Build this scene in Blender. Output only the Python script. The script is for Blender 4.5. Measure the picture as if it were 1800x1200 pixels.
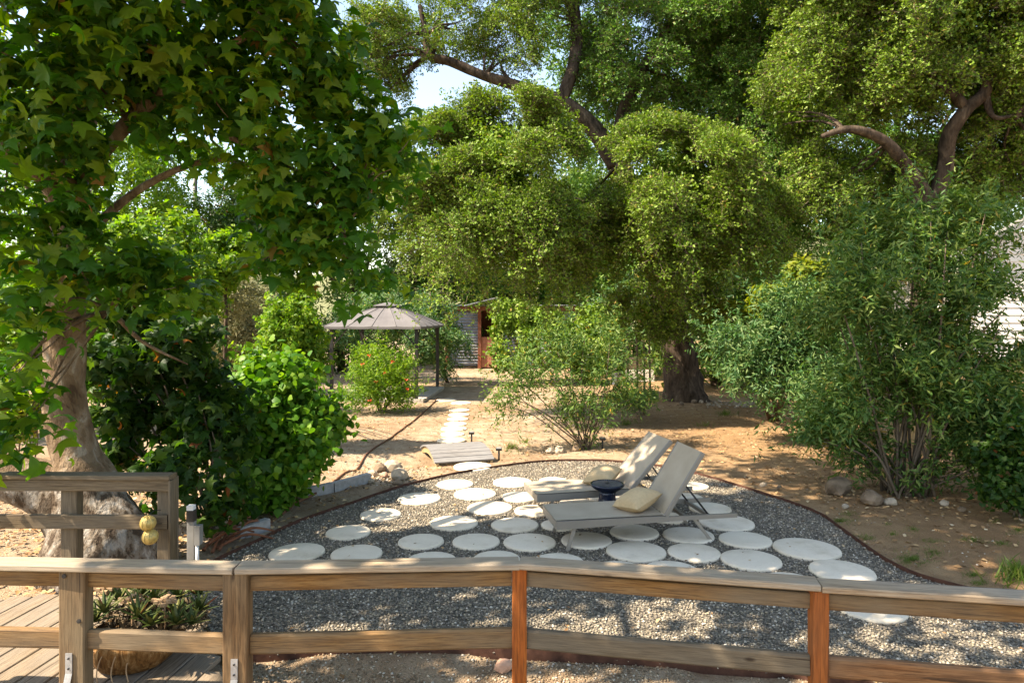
import bpy, math, random
import numpy as np
from mathutils import Vector, Matrix, noise

for o in list(bpy.data.objects):
    bpy.data.objects.remove(o)
rnd = random.Random(7)
rng = np.random.default_rng(11)
SC = bpy.context.scene
COL = SC.collection

# ------------------------------------------------------------------ camera
F, HY, CH = 1210.0, 552.0, 2.6          # focal length and horizon in photo pixels, camera height
cam = bpy.data.cameras.new('camera')
cam.sensor_width = 36.0
cam.lens = F / 1800 * 36
cam.shift_y = -(600 - HY) / 1800
cam.clip_start, cam.clip_end = 0.1, 2000
co = bpy.data.objects.new('camera', cam)
co.location = (0, 0, CH)
co.rotation_euler = (math.pi / 2, 0, 0)
COL.objects.link(co)
SC.camera = co

# ------------------------------------------------------------------ sky, sun, exposure
SUN_EL, SUN_AZ = math.radians(50), math.radians(252)   # azimuth clockwise from +Y
world = bpy.data.worlds.new('World')
SC.world = world
world.use_nodes = True
wn = world.node_tree
bg = wn.nodes['Background']
sky = wn.nodes.new('ShaderNodeTexSky')
sky.sky_type = 'NISHITA'
sky.sun_disc = False
sky.sun_elevation = SUN_EL
sky.sun_rotation = SUN_AZ
sky.air_density = 1.2
sky.dust_density = 0.8
wn.links.new(sky.outputs[0], bg.inputs[0])
bg.inputs[1].default_value = 0.13
sl = bpy.data.lights.new('sun', 'SUN')
sl.energy = 5.0
sl.angle = math.radians(0.55)
sl.color = (1.0, 0.93, 0.80)
so = bpy.data.objects.new('sun', sl)
Sdir = Vector((math.sin(SUN_AZ) * math.cos(SUN_EL), math.cos(SUN_AZ) * math.cos(SUN_EL), math.sin(SUN_EL)))
so.rotation_euler = Sdir.to_track_quat('Z', 'Y').to_euler()
so.location = Sdir * 50
COL.objects.link(so)
vs = SC.view_settings
vs.view_transform = 'Standard'
vs.look = 'None'
vs.exposure = 1.7
vs.use_white_balance = True
vs.white_balance_temperature = 7300
vs.white_balance_tint = 14
vs.gamma = 1.0
vs.use_curve_mapping = False
SC.cycles.max_bounces = 8
SC.cycles.transparent_max_bounces = 4
SC.cycles.use_denoising = True


def G(px, py, z=0.0):
    d = F * (CH - z) / (py - HY)
    return Vector(((px - 900) / F * d, d, z))


def W(px, py, d):
    return Vector(((px - 900) / F * d, d, CH - (py - HY) / F * d))


# ------------------------------------------------------------------ materials
MATS = {}


class NB:
    def __init__(self, name):
        self.m = bpy.data.materials.new(name)
        self.m.use_nodes = True
        self.t = self.m.node_tree
        self.b = self.t.nodes['Principled BSDF']
        self.out = self.t.nodes['Material Output']
        MATS[name] = self.m

    def n(self, typ, **kw):
        nd = self.t.nodes.new('ShaderNode' + typ)
        for k, v in kw.items():
            if k.startswith('i_'):
                nd.inputs[k[2:].replace('_', ' ')].default_value = v
            else:
                setattr(nd, k, v)
        return nd

    def l(self, a, b):
        self.t.links.new(a, b)

    def coords(self, scale=(1, 1, 1), which='Object', rand=True):
        tc = self.n('TexCoord')
        mp = self.n('Mapping')
        self.l(tc.outputs[which], mp.inputs['Vector'])
        mp.inputs['Scale'].default_value = scale
        if rand:
            oi = self.n('ObjectInfo')
            mul = self.n('Math', operation='MULTIPLY')
            mul.inputs[1].default_value = 37.0
            self.l(oi.outputs['Random'], mul.inputs[0])
            self.l(mul.outputs[0], mp.inputs['Location'])
        return mp.outputs[0]

    def noise(self, vec, scale, detail=4, rough=0.55, dist=0.0):
        nd = self.n('TexNoise')
        nd.inputs['Scale'].default_value = scale
        nd.inputs['Detail'].default_value = detail
        nd.inputs['Roughness'].default_value = rough
        nd.inputs['Distortion'].default_value = dist
        if vec is not None:
            self.l(vec, nd.inputs['Vector'])
        return nd.outputs['Fac']

    def ramp(self, fac, stops, interp='LINEAR'):
        r = self.n('ValToRGB')
        e = r.color_ramp.elements
        r.color_ramp.interpolation = interp
        while len(e) < len(stops):
            e.new(0.5)
        for k, (p, c) in enumerate(stops):
            e[k].position = p
            e[k].color = (c[0], c[1], c[2], 1) if not isinstance(c, (int, float)) else (c, c, c, 1)
        self.l(fac, r.inputs[0])
        return r.outputs[0]

    def mix(self, fac, a, b, mode='MIX'):
        m = self.n('Mix', data_type='RGBA', blend_type=mode)
        for s, v in ((m.inputs[0], fac), (m.inputs[6], a), (m.inputs[7], b)):
            if isinstance(v, (int, float)):
                s.default_value = v
            elif isinstance(v, tuple):
                s.default_value = (v[0], v[1], v[2], 1)
            else:
                self.l(v, s)
        return m.outputs[2]

    def bump(self, h, strength=0.4, dist=0.01):
        b = self.n('Bump')
        b.inputs['Strength'].default_value = strength
        b.inputs['Distance'].default_value = dist
        self.l(h, b.inputs['Height'])
        self.l(b.outputs[0], self.b.inputs['Normal'])

    def base(self, c, rough=0.8, spec=0.3, metal=0.0):
        if isinstance(c, tuple):
            self.b.inputs['Base Color'].default_value = (c[0], c[1], c[2], 1)
        else:
            self.l(c, self.b.inputs['Base Color'])
        self.b.inputs['Roughness'].default_value = rough
        self.b.inputs['Specular IOR Level'].default_value = spec
        self.b.inputs['Metallic'].default_value = metal
        return self.m


def leaf_mat(name, dark, mid, light, trans=0.35, tcol=None, odd=None, rough=0.45, oddp=.975, world=False):
    k = NB(name)
    g = k.n('NewGeometry')
    stops = [(0.0, dark), (0.5, mid), (0.93, light)]
    if odd:
        stops += [(oddp - .02, light), (oddp, odd)]
    oi = k.n('ObjectInfo')
    mad = k.n('Math', operation='MULTIPLY_ADD'); mad.inputs[1].default_value = 7.31
    k.l(oi.outputs['Random'], mad.inputs[0]); k.l(g.outputs['Random Per Island'], mad.inputs[2])
    fr_ = k.n('Math', operation='FRACT'); k.l(mad.outputs[0], fr_.inputs[0])
    c = k.ramp(fr_.outputs[0], stops)
    vec = k.coords(rand=False)
    if world:
        vec = g.outputs['Position']
    big = k.noise(vec, 0.9, 2)
    c = k.mix(k.ramp(big, [(0.35, 0.0), (0.65, 0.6)]), c, k.mix(1.0, c, (1.18, 1.12, 0.8), 'MULTIPLY'))
    k.base(c, rough, 0.2)
    tr = k.n('BsdfTranslucent')
    tm = k.mix(1.0, c, tcol or (1.6, 1.7, 0.5), 'MULTIPLY')
    k.l(tm, tr.inputs['Color'])
    ms = k.n('MixShader')
    ms.inputs[0].default_value = trans
    k.l(k.b.outputs[0], ms.inputs[1])
    k.l(tr.outputs[0], ms.inputs[2])
    k.l(ms.outputs[0], k.out.inputs['Surface'])
    return k.m


def wood_mat(name, cols, grey, grey_amt=0.5, scale=1.0, knots=True, bump=0.5):
    k = NB(name)
    v = k.coords((1.0 * scale, 20 * scale, 20 * scale))
    n1 = k.noise(v, 1.6, 6, 0.6, 0.4)
    n2 = k.noise(v, 6.0, 5, 0.65, 0.2)
    c = k.ramp(n1, [(0.3, cols[0]), (0.5, cols[1]), (0.72, cols[2])])
    c = k.mix(k.ramp(n2, [(0.38, 0.85), (0.56, 0.0)]), c, k.mix(1.0, c, (0.38, 0.34, 0.3), 'MULTIPLY'))
    v2 = k.coords((0.8, 2.2, 2.2))
    big = k.noise(v2, 1.5, 3)
    c = k.mix(k.ramp(big, [(0.42 - 0.25 * grey_amt, 0.0), (0.75 - 0.25 * grey_amt, 0.9)]), c, k.mix(k.ramp(n2, [(0.3, 0.0), (0.7, 1.0)]), k_t(grey, 0.6), grey))
    vc = k.coords((0.55, 34, 34))
    cr = k.noise(vc, 1.3, 3, 0.5)
    c = k.mix(k.ramp(cr, [(0.30, 0.85), (0.345, 0.0)]), c, (0.035, 0.022, 0.013))
    if knots:
        v3 = k.coords((1.0, 2.5, 2.5))
        vo = k.n('TexVoronoi')
        vo.inputs['Scale'].default_value = 2.3
        k.l(v3, vo.inputs['Vector'])
        c = k.mix(k.ramp(vo.outputs['Distance'], [(0.045, 0.9), (0.1, 0.0)]), c, (0.03, 0.018, 0.01))
    k.base(c, 0.78, 0.25)
    k.bump(n2, bump, 0.004)
    return k.m


def k_t(c, f):
    return (c[0] * f, c[1] * f, c[2] * f)


M_cap = wood_mat('cap_wood', [(0.26, 0.16, 0.075), (0.36, 0.245, 0.135), (0.44, 0.335, 0.21)], (0.37, 0.305, 0.225), 0.85)
M_rail = wood_mat('rail_wood', [(0.13, 0.058, 0.014), (0.23, 0.118, 0.036), (0.30, 0.18, 0.072)], (0.19, 0.145, 0.092), 0.4)
M_redrail = wood_mat('reddish_rail_wood', [(0.16, 0.065, 0.022), (0.25, 0.115, 0.045), (0.31, 0.165, 0.075)], (0.22, 0.14, 0.08), 0.25)
M_post = wood_mat('post_wood', [(0.115, 0.056, 0.021), (0.18, 0.10, 0.043), (0.25, 0.16, 0.08)], (0.18, 0.135, 0.08), 0.35)
M_redpost = wood_mat('stained_post_wood', [(0.27, 0.062, 0.008), (0.37, 0.098, 0.014), (0.45, 0.145, 0.028)], (0.27, 0.095, 0.03), 0.25)
M_backrail = wood_mat('old_rail_wood', [(0.10, 0.066, 0.032), (0.155, 0.108, 0.058), (0.22, 0.165, 0.10)], (0.16, 0.13, 0.09), 0.5)
M_deck = wood_mat('deck_wood', [(0.17, 0.12, 0.072), (0.25, 0.185, 0.12), (0.33, 0.26, 0.18)], (0.25, 0.205, 0.155), 0.6, knots=False, bump=0.8)
M_bridge = wood_mat('bridge_wood', [(0.15, 0.142, 0.132), (0.21, 0.20, 0.19), (0.28, 0.27, 0.255)], (0.23, 0.225, 0.22), 0.7, knots=False)
M_fence = wood_mat('fence_board_wood', [(0.34, 0.20, 0.07), (0.45, 0.29, 0.11), (0.52, 0.36, 0.16)], (0.33, 0.27, 0.18), 0.3)
M_shedpost = wood_mat('red_timber', [(0.20, 0.06, 0.03), (0.28, 0.085, 0.04), (0.33, 0.12, 0.06)], (0.2, 0.10, 0.07), 0.2)

# dirt
k = NB('dirt')
v = k.coords(rand=False)
a = k.noise(v, 0.45, 5, 0.6)
b = k.noise(v, 3.5, 6, 0.65)
f = k.noise(v, 60, 3, 0.7)
c = k.ramp(a, [(0.3, (0.35, 0.24, 0.145)), (0.5, (0.46, 0.35, 0.235)), (0.7, (0.56, 0.455, 0.335))])
# shade painted into the colour: dirt redder and darker to the right, paler elsewhere
sx = k.n('SeparateXYZ'); k.l(v, sx.inputs[0])
ad = k.n('Math', operation='MULTIPLY_ADD'); ad.inputs[1].default_value = 5.0
k.l(a, ad.inputs[0]); k.l(sx.outputs['X'], ad.inputs[2])
mr = k.n('MapRange'); mr.inputs['From Min'].default_value = 3.6; mr.inputs['From Max'].default_value = 6.8
k.l(ad.outputs[0], mr.inputs['Value'])
c = k.mix(mr.outputs[0], c, k.mix(1.0, c, (0.86, 0.72, 0.55), 'MULTIPLY'))
c = k.mix(k.ramp(b, [(0.35, 0.6), (0.6, 0.0)]), c, (0.21, 0.12, 0.058))
c = k.mix(k.ramp(f, [(0.32, 0.5), (0.5, 0.0)]), c, (0.14, 0.085, 0.045))
c = k.mix(k.ramp(f, [(0.62, 0.0), (0.72, 0.6)]), c, (0.50, 0.41, 0.30))
M_dirt = k.base(c, 0.95, 0.1)
mx = k.n('Math', operation='ADD')
k.l(b, mx.inputs[0]); k.l(f, mx.inputs[1])
k.bump(mx.outputs[0], 0.9, 0.05)

# gravel bed under the loose stones
k = NB('gravel_bed')
v = k.coords(rand=False)
vo = k.n('TexVoronoi'); vo.inputs['Scale'].default_value = 42
k.l(v, vo.inputs['Vector'])
sp = k.n('SeparateColor'); k.l(vo.outputs['Color'], sp.inputs[0])
c = k.ramp(sp.outputs[0], [(0.0, (0.085, 0.074, 0.056)), (0.5, (0.17, 0.148, 0.111)), (1.0, (0.265, 0.228, 0.168))])
M_bed = k.base(c, 0.9, 0.2)
inv = k.n('Math', operation='SUBTRACT'); inv.inputs[0].default_value = 1
k.l(vo.outputs['Distance'], inv.inputs[1])
k.bump(inv.outputs[0], 1.0, 0.02)


def island_mat(name, stops, rough=0.8):
    k = NB(name)
    g = k.n('NewGeometry')
    c = k.ramp(g.outputs['Random Per Island'], stops)
    return k.base(c, rough, 0.3)


M_stone = island_mat('gravel_stone', [(0, (0.085, 0.074, 0.058)), (0.35, (0.160, 0.140, 0.110)), (0.65, (0.25, 0.218, 0.170)), (0.82, (0.34, 0.28, 0.19)), (0.94, (0.42, 0.365, 0.28)), (1, (0.58, 0.53, 0.44))])
M_pea = island_mat('pea_stone', [(0, (0.12, 0.085, 0.05)), (0.45, (0.25, 0.185, 0.115)), (0.8, (0.36, 0.29, 0.20)), (1, (0.55, 0.49, 0.40))])
M_twiglit = island_mat('dry_twig_litter', [(0, (0.03, 0.022, 0.012)), (0.6, (0.09, 0.065, 0.035)), (1, (0.26, 0.19, 0.11))])
M_litter = island_mat('dry_leaf', [(0, (0.13, 0.065, 0.025)), (0.5, (0.30, 0.17, 0.07)), (0.85, (0.45, 0.29, 0.13)), (1, (0.55, 0.42, 0.25))])

# pavers
k = NB('paver_concrete')
v = k.coords()
a = k.noise(v, 3.2, 6, 0.65)
b = k.noise(v, 45, 3, 0.7)
c = k.ramp(a, [(0.3, (0.52, 0.44, 0.32)), (0.46, (0.64, 0.555, 0.425)), (0.75, (0.70, 0.615, 0.485))])
c = k.mix(k.ramp(b, [(0.3, 0.35), (0.45, 0.0)]), c, (0.42, 0.38, 0.31))
M_paver = k.base(c, 0.85, 0.25)
k.bump(b, 0.25, 0.004)


def plain(name, col, rough=0.6, spec=0.4, metal=0.0, var=0.15, scale=8, bump=0.0):
    k = NB(name)
    v = k.coords()
    a = k.noise(v, scale, 5, 0.6)
    c = k.ramp(a, [(0.3, k_t(col, 1 - var)), (0.7, k_t(col, 1 + var))])
    k.base(c, rough, spec, metal)
    if bump:
        k.bump(a, bump, 0.01)
    return k.m


M_steel = plain('rusty_edging', (0.075, 0.034, 0.022), 0.8, 0.2, 0.0, 0.4, 12, 0.3)
M_galv = plain('galvanised_bracket', (0.45, 0.46, 0.47), 0.4, 0.5, 0.7, 0.25, 20)
M_block = plain('concrete_block', (0.30, 0.29, 0.27), 0.9, 0.2, 0, 0.25, 12, 0.4)
M_rock = plain('rock', (0.18, 0.13, 0.085), 0.9, 0.2, 0, 0.45, 6, 0.6)
M_rockpale = plain('pale_rock', (0.36, 0.295, 0.215), 0.9, 0.2, 0, 0.3, 7, 0.5)
M_rockpink = plain('pink_rock', (0.42, 0.25, 0.17), 0.9, 0.2, 0, 0.25, 7, 0.5)
M_frame = plain('lounger_frame', (0.24, 0.215, 0.18), 0.45, 0.5, 0.25, 0.06, 4)
M_black = plain('black_metal', (0.022, 0.020, 0.019), 0.5, 0.4, 0.0, 0.3, 8)
M_navy = plain('navy_glaze', (0.007, 0.013, 0.032), 0.25, 0.6, 0.0, 0.2, 6)
M_pillow = plain('pillow_cloth', (0.50, 0.37, 0.21), 0.9, 0.15, 0, 0.08, 30, 0.2)
M_slab = plain('concrete_slab', (0.42, 0.38, 0.33), 0.9, 0.2, 0, 0.2, 4, 0.3)
M_hose = plain('brown_hose', (0.16, 0.075, 0.04), 0.6, 0.3, 0, 0.25, 10)
M_redbranch = plain('reddish_branch', (0.20, 0.075, 0.035), 0.7, 0.3, 0, 0.4, 9, 0.3)
M_greymetal = plain('grey_paint', (0.23, 0.225, 0.21), 0.5, 0.4, 0.2, 0.15, 6)
M_white = plain('white_plastic', (0.7, 0.7, 0.68), 0.5, 0.4, 0, 0.06, 6)
M_terracotta = plain('terracotta', (0.34, 0.15, 0.09), 0.9, 0.2, 0, 0.3, 3, 0.5)
M_siding = plain('white_siding', (0.68, 0.64, 0.56), 0.7, 0.3, 0, 0.08, 2)
M_bluegrey = plain('blue_grey_plastic', (0.20, 0.23, 0.27), 0.5, 0.4, 0, 0.1, 4)
M_hill = plain('dry_hillside', (0.15, 0.155, 0.075), 0.95, 0.1, 0, 0.35, 0.12)
M_globe = plain('golden_globe', (0.50, 0.36, 0.11), 0.35, 0.5, 0.3, 0.35, 40, 0.6)
M_pot = None
k = NB('fibre_pot')
v = k.coords((9, 9, 2.0))
a = k.noise(v, 3, 6, 0.7, 0.5)
c = k.ramp(a, [(0.3, (0.05, 0.022, 0.008)), (0.5, (0.20, 0.095, 0.03)), (0.72, (0.42, 0.27, 0.13))])
M_pot = k.base(c, 0.9, 0.15)
k.bump(a, 1.0, 0.03)

# sling fabric
k = NB('sling_fabric')
v = k.coords(rand=False)
wv = k.n('TexWave'); wv.inputs['Scale'].default_value = 60; k.l(v, wv.inputs['Vector'])
a = k.noise(v, 3, 3)
c = k.ramp(a, [(0.3, (0.345, 0.285, 0.205)), (0.7, (0.41, 0.345, 0.255))])
M_sling = k.base(c, 0.75, 0.3)
k.bump(wv.outputs['Fac'], 0.15, 0.002)
k = NB('stool_top')
tc = k.n('TexCoord')
a = k.noise(tc.outputs['Object'], 25, 3)
M_stooltop = k.base(k.ramp(a, [(0.3, (0.05, 0.05, 0.055)), (0.7, (0.13, 0.125, 0.12))]), 0.5, 0.4)

# gazebo canopy
M_canopy = plain('gazebo_canopy_cloth', (0.125, 0.118, 0.118), 0.75, 0.3, 0, 0.12, 2)
# corrugated iron
k = NB('corrugated_iron')
v = k.coords()
a = k.noise(v, 1.6, 6, 0.65)
c = k.ramp(a, [(0.3, (0.20, 0.215, 0.235)), (0.58, (0.30, 0.315, 0.33)), (0.72, (0.22, 0.15, 0.10))])
M_corr = k.base(c, 0.45, 0.5, 0.35)

# barks
k = NB('sycamore_bark')
v = k.coords((1, 1, 0.55), rand=False)
a = k.noise(v, 6.5, 4, 0.55, 0.4)
b = k.noise(v, 22, 5, 0.65)
c = k.ramp(a, [(0.36, (0.085, 0.052, 0.028)), (0.39, (0.145, 0.095, 0.053)), (0.50, (0.18, 0.122, 0.072)), (0.53, (0.225, 0.158, 0.098)), (0.62, (0.25, 0.182, 0.118)), (0.65, (0.32, 0.265, 0.20))])
c = k.mix(k.ramp(b, [(0.32, 0.6), (0.45, 0.0)]), c, (0.10, 0.065, 0.04))
tc = k.n('TexCoord'); sx = k.n('SeparateXYZ'); k.l(tc.outputs['Object'], sx.inputs[0])
low = k.ramp(sx.outputs['Z'], [(0.0, 1.0), (0.9, 0.85), (1.0, 0.0)])
vv = k.noise(v, 9, 6, 0.65, 0.15)
c = k.mix(low, c, k.ramp(vv, [(0.44, (0.06, 0.042, 0.028)), (0.48, (0.17, 0.135, 0.10)), (0.56, (0.22, 0.19, 0.155)), (0.60, (0.34, 0.31, 0.27))]))
M_syc = k.base(c, 0.85, 0.2)
mb2 = k.n('Math', operation='ADD'); k.l(a, mb2.inputs[0]); k.l(b, mb2.inputs[1])
k.bump(mb2.outputs[0], 1.0, 0.05)
k = NB('oak_bark')
v = k.coords((1, 1, 0.35), rand=False)
a = k.noise(v, 7, 6, 0.65, 0.4)
M_oakbark = k.base(k.ramp(a, [(0.35, (0.026, 0.019, 0.014)), (0.6, (0.095, 0.07, 0.05)), (0.8, (0.20, 0.16, 0.12))]), 0.95, 0.1)
k.bump(a, 0.9, 0.06)
M_twig = plain('twig_bark', (0.13, 0.10, 0.07), 0.9, 0.15, 0, 0.3, 10)

# leaves
L_syc = leaf_mat('sycamore_leaf', (0.026, 0.088, 0.012), (0.050, 0.140, 0.015), (0.150, 0.225, 0.02), 0.48, (1.7, 1.9, 0.3), (0.20, 0.10, 0.03), oddp=.9975)
L_oak = leaf_mat('oak_leaf', (0.062, 0.130, 0.012), (0.115, 0.200, 0.020), (0.215, 0.300, 0.055), 0.24, (1.35, 1.5, 0.35), (0.24, 0.18, 0.06), oddp=.99, world=True)
L_oak2 = leaf_mat('dark_oak_leaf', (0.040, 0.112, 0.015), (0.076, 0.170, 0.024), (0.150, 0.255, 0.05), 0.24, (1.35, 1.5, 0.35), (0.22, 0.16, 0.05), oddp=.99, world=True)
L_far = leaf_mat('far_leaf', (0.034, 0.080, 0.012), (0.065, 0.125, 0.020), (0.13, 0.19, 0.04), 0.22)
L_olive = leaf_mat('olive_leaf', (0.034, 0.100, 0.042), (0.070, 0.150, 0.060), (0.15, 0.215, 0.095), 0.36, (1.4, 1.6, 0.5), (0.35, 0.24, 0.06), oddp=.99)
L_bigs = leaf_mat('dark_willow_leaf', (0.034, 0.090, 0.022), (0.075, 0.150, 0.034), (0.18, 0.245, 0.07), 0.33, (1.5, 1.6, 0.5), (0.35, 0.22, 0.05), oddp=.995)
L_blue = leaf_mat('blue_green_leaf', (0.036, 0.100, 0.040), (0.072, 0.155, 0.058), (0.16, 0.225, 0.09), 0.33, (1.4, 1.7, 0.7))
L_grape = leaf_mat('vine_leaf', (0.034, 0.115, 0.010), (0.070, 0.185, 0.014), (0.16, 0.28, 0.03), 0.38, (1.5, 1.6, 0.4))
L_bright = leaf_mat('bright_shrub_leaf', (0.060, 0.145, 0.015), (0.110, 0.215, 0.02), (0.20, 0.285, 0.04), 0.42, (1.5, 1.6, 0.35))
L_yellow = leaf_mat('yellow_green_leaf', (0.085, 0.135, 0.012), (0.15, 0.195, 0.02), (0.23, 0.25, 0.04), 0.36, (1.5, 1.5, 0.3))
L_grey = leaf_mat('grey_olive_leaf', (0.15, 0.16, 0.085), (0.22, 0.225, 0.13), (0.30, 0.29, 0.18), 0.2, (1.3, 1.3, 0.7))
L_dark = leaf_mat('understory_leaf', (0.013, 0.044, 0.009), (0.025, 0.068, 0.011), (0.055, 0.10, 0.016), 0.42, (1.7, 1.9, 0.4), (0.20, 0.06, 0.02), oddp=.993)
L_grass = leaf_mat('grass_blade', (0.05, 0.10, 0.015), (0.085, 0.145, 0.022), (0.16, 0.18, 0.05), 0.3)
L_succ = leaf_mat('succulent_leaf', (0.035, 0.06, 0.018), (0.075, 0.105, 0.025), (0.15, 0.15, 0.05), 0.15, None, (0.25, 0.07, 0.03))
M_deadfl = plain('dried_flower', (0.36, 0.24, 0.14), 0.9, 0.1, 0, 0.3, 20)
M_redfl = plain('red_flower', (0.55, 0.06, 0.02), 0.6, 0.3, 0, 0.2, 20)


# ------------------------------------------------------------------ object helpers
def tag(o, label=None, cat=None, group=None, kind=None):
    if label: o['label'] = label
    if cat: o['category'] = cat
    if group: o['group'] = group
    if kind: o['kind'] = kind
    return o


def link(name, me, m, parent=None, mw=None):
    o = bpy.data.objects.new(name, me)
    if m is not None and len(me.materials) == 0:
        me.materials.append(m)
    COL.objects.link(o)
    if parent is not None:
        o.parent = parent
        mp = WM.get(parent.name, Matrix())
        o.matrix_parent_inverse = mp.inverted()
    if mw is not None:
        o.matrix_basis = mw
    WM[o.name] = (mw if mw is not None else Matrix())
    return o


WM = {}


def empty(name, loc=(0, 0, 0), label=None, cat=None, group=None):
    o = bpy.data.objects.new(name, None)
    o.empty_display_size = 0.1
    o.location = loc
    COL.objects.link(o)
    WM[o.name] = Matrix.Translation(loc)
    return tag(o, label, cat, group)


def npmesh(name, V, faces_flat, loop_tot, smooth=False):
    me = bpy.data.meshes.new(name)
    V = np.asarray(V, np.float32)
    ff = np.asarray(faces_flat, np.int32).ravel()
    lt = np.asarray(loop_tot, np.int32)
    me.vertices.add(len(V))
    me.vertices.foreach_set('co', V.ravel())
    me.loops.add(len(ff))
    me.loops.foreach_set('vertex_index', ff)
    me.polygons.add(len(lt))
    ls = np.zeros(len(lt), np.int32)
    ls[1:] = np.cumsum(lt)[:-1]
    me.polygons.foreach_set('loop_start', ls)
    me.polygons.foreach_set('loop_total', lt)
    if smooth:
        me.polygons.foreach_set('use_smooth', np.ones(len(lt), bool))
    me.update(calc_edges=True)
    return me


class MB:
    def __init__(self):
        self.v, self.f = [], []

    def add(self, vs_, fs):
        n = len(self.v)
        self.v += [tuple(p) for p in vs_]
        self.f += [tuple(i + n for i in q) for q in fs]
        return self

    def box(self, x0, x1, y0, y1, z0, z1):
        return self.add([(x0, y0, z0), (x1, y0, z0), (x1, y1, z0), (x0, y1, z0), (x0, y0, z1), (x1, y0, z1), (x1, y1, z1), (x0, y1, z1)],
                        [(3, 2, 1, 0), (4, 5, 6, 7), (0, 1, 5, 4), (1, 2, 6, 5), (2, 3, 7, 6), (3, 0, 4, 7)])

    def prof(self, prof, L, x0=0.0):          # closed yz profile swept along x
        n = len(prof)
        vs_ = [(x0, p[0], p[1]) for p in prof] + [(x0 + L, p[0], p[1]) for p in prof]
        fs = [(i, (i + 1) % n, n + (i + 1) % n, n + i) for i in range(n)]
        fs += [tuple(range(n - 1, -1, -1)), tuple(range(n, 2 * n))]
        return self.add(vs_, fs)

    def tube(self, pts, rad, seg=8, cap=True, wob=0.0, sy=1.0):
        pts = [Vector(p) for p in pts]
        n = len(pts)
        if isinstance(rad, (int, float)):
            rad = [rad] * n
        rings = []
        up = Vector((0.13, 0.31, 0.94)).normalized()
        ref = None
        for i, p in enumerate(pts):
            t = (pts[min(i + 1, n - 1)] - pts[max(i - 1, 0)]).normalized()
            if ref is None:
                ref = t.cross(up)
                if ref.length < 1e-3:
                    ref = t.cross(Vector((1, 0, 0)))
            ref = (ref - t * ref.dot(t)).normalized()
            bn = t.cross(ref)
            ring = []
            for s in range(seg):
                a_ = 2 * math.pi * s / seg
                r = rad[i]
                if wob:
                    q = p * 1.3 + ref * math.cos(a_) + bn * math.sin(a_)
                    r *= 1 + wob * noise.noise(q * 1.7) + wob * 0.5 * noise.noise(q * 5.0)
                ring.append(p + ref * (r * math.cos(a_)) + bn * (r * sy * math.sin(a_)))
            rings.append(ring)
        vs_ = [q for r_ in rings for q in r_]
        fs = [(i * seg + s, i * seg + (s + 1) % seg, (i + 1) * seg + (s + 1) % seg, (i + 1) * seg + s) for i in range(n - 1) for s in range(seg)]
        if cap:
            fs += [tuple(range(seg - 1, -1, -1)), tuple(range((n - 1) * seg, n * seg))]
        return self.add(vs_, fs)

    def lathe(self, prof, seg=24, c=(0, 0, 0), wob=0.0):
        vs_, n = [], len(prof)
        for (r, z) in prof:
            for s in range(seg):
                a_ = 2 * math.pi * s / seg
                rr = r * (1 + wob * noise.noise(Vector((math.cos(a_) * 2 + c[0], math.sin(a_) * 2, z * 3))))
                vs_.append((c[0] + rr * math.cos(a_), c[1] + rr * math.sin(a_), c[2] + z))
        fs = [(i * seg + s, i * seg + (s + 1) % seg, (i + 1) * seg + (s + 1) % seg, (i + 1) * seg + s) for i in range(n - 1) for s in range(seg)]
        fs += [tuple(range(seg - 1, -1, -1)), tuple(range((n - 1) * seg, n * seg))]
        return self.add(vs_, fs)

    def mesh(self, name='mesh', smooth=False):
        me = bpy.data.meshes.new(name)
        me.from_pydata(self.v, [], self.f)
        if smooth:
            me.polygons.foreach_set('use_smooth', [True] * len(me.polygons))
        me.update()
        return me

    def build(self, name, m, parent=None, smooth=False, mw=None):
        return link(name, self.mesh(name, smooth), m, parent, mw)


def cprof(w, h, c=0.006):       # chamfered rectangle, y width, z height, centred
    w2, h2 = w / 2, h / 2
    return [(-w2 + c, -h2), (w2 - c, -h2), (w2, -h2 + c), (w2, h2 - c), (w2 - c, h2), (-w2 + c, h2), (-w2, h2 - c), (-w2, -h2 + c)]


def beam(name, p0, p1, w, h, m, parent=None, c=0.006, roll=0.0, wear=0.0):
    p0, p1 = Vector(p0), Vector(p1)
    d = p1 - p0
    L = d.length
    x = d.normalized()
    up = Vector((0, 0, 1)) if abs(x.z) < 0.95 else Vector((0, 1, 0))
    y = up.cross(x).normalized()
    z = x.cross(y)
    mw = Matrix.Translation(p0) @ Matrix((x, y, z)).transposed().to_4x4() @ Matrix.Rotation(roll, 4, 'X')
    mb = MB()
    if wear:
        n = max(2, int(L / 0.12))
        pr = cprof(w, h, c)
        k_ = len(pr)
        o_ = rnd.uniform(0, 100)
        vs_ = []
        for i in range(n + 1):
            xx = L * i / n
            for (a_, b_) in pr:
                s1 = noise.noise(Vector((xx * 3 + o_, a_ * 30, b_ * 30)))
                vs_.append((xx + (rnd.uniform(-1, 1) * wear if i in (0, n) else 0), a_ + s1 * wear, b_ + noise.noise(Vector((xx * 2.2, o_, b_ * 20))) * wear))
        fs = [(i * k_ + s, i * k_ + (s + 1) % k_, (i + 1) * k_ + (s + 1) % k_, (i + 1) * k_ + s) for i in range(n) for s in range(k_)]
        fs += [tuple(range(k_ - 1, -1, -1)), tuple(range(n * k_, (n + 1) * k_))]
        mb.add(vs_, fs)
    else:
        mb.prof(cprof(w, h, c), L)
    return mb.build(name, m, parent, mw=mw)


def rodp(name, p0, p1, r, m, parent=None, seg=8):
    return MB().tube([p0, p1], r, seg).build(name, m, parent, True)


# ------------------------------------------------------------------ leaf clouds
def norm(a_):
    return a_ / (np.linalg.norm(a_, axis=-1, keepdims=True) + 1e-9)


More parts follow.
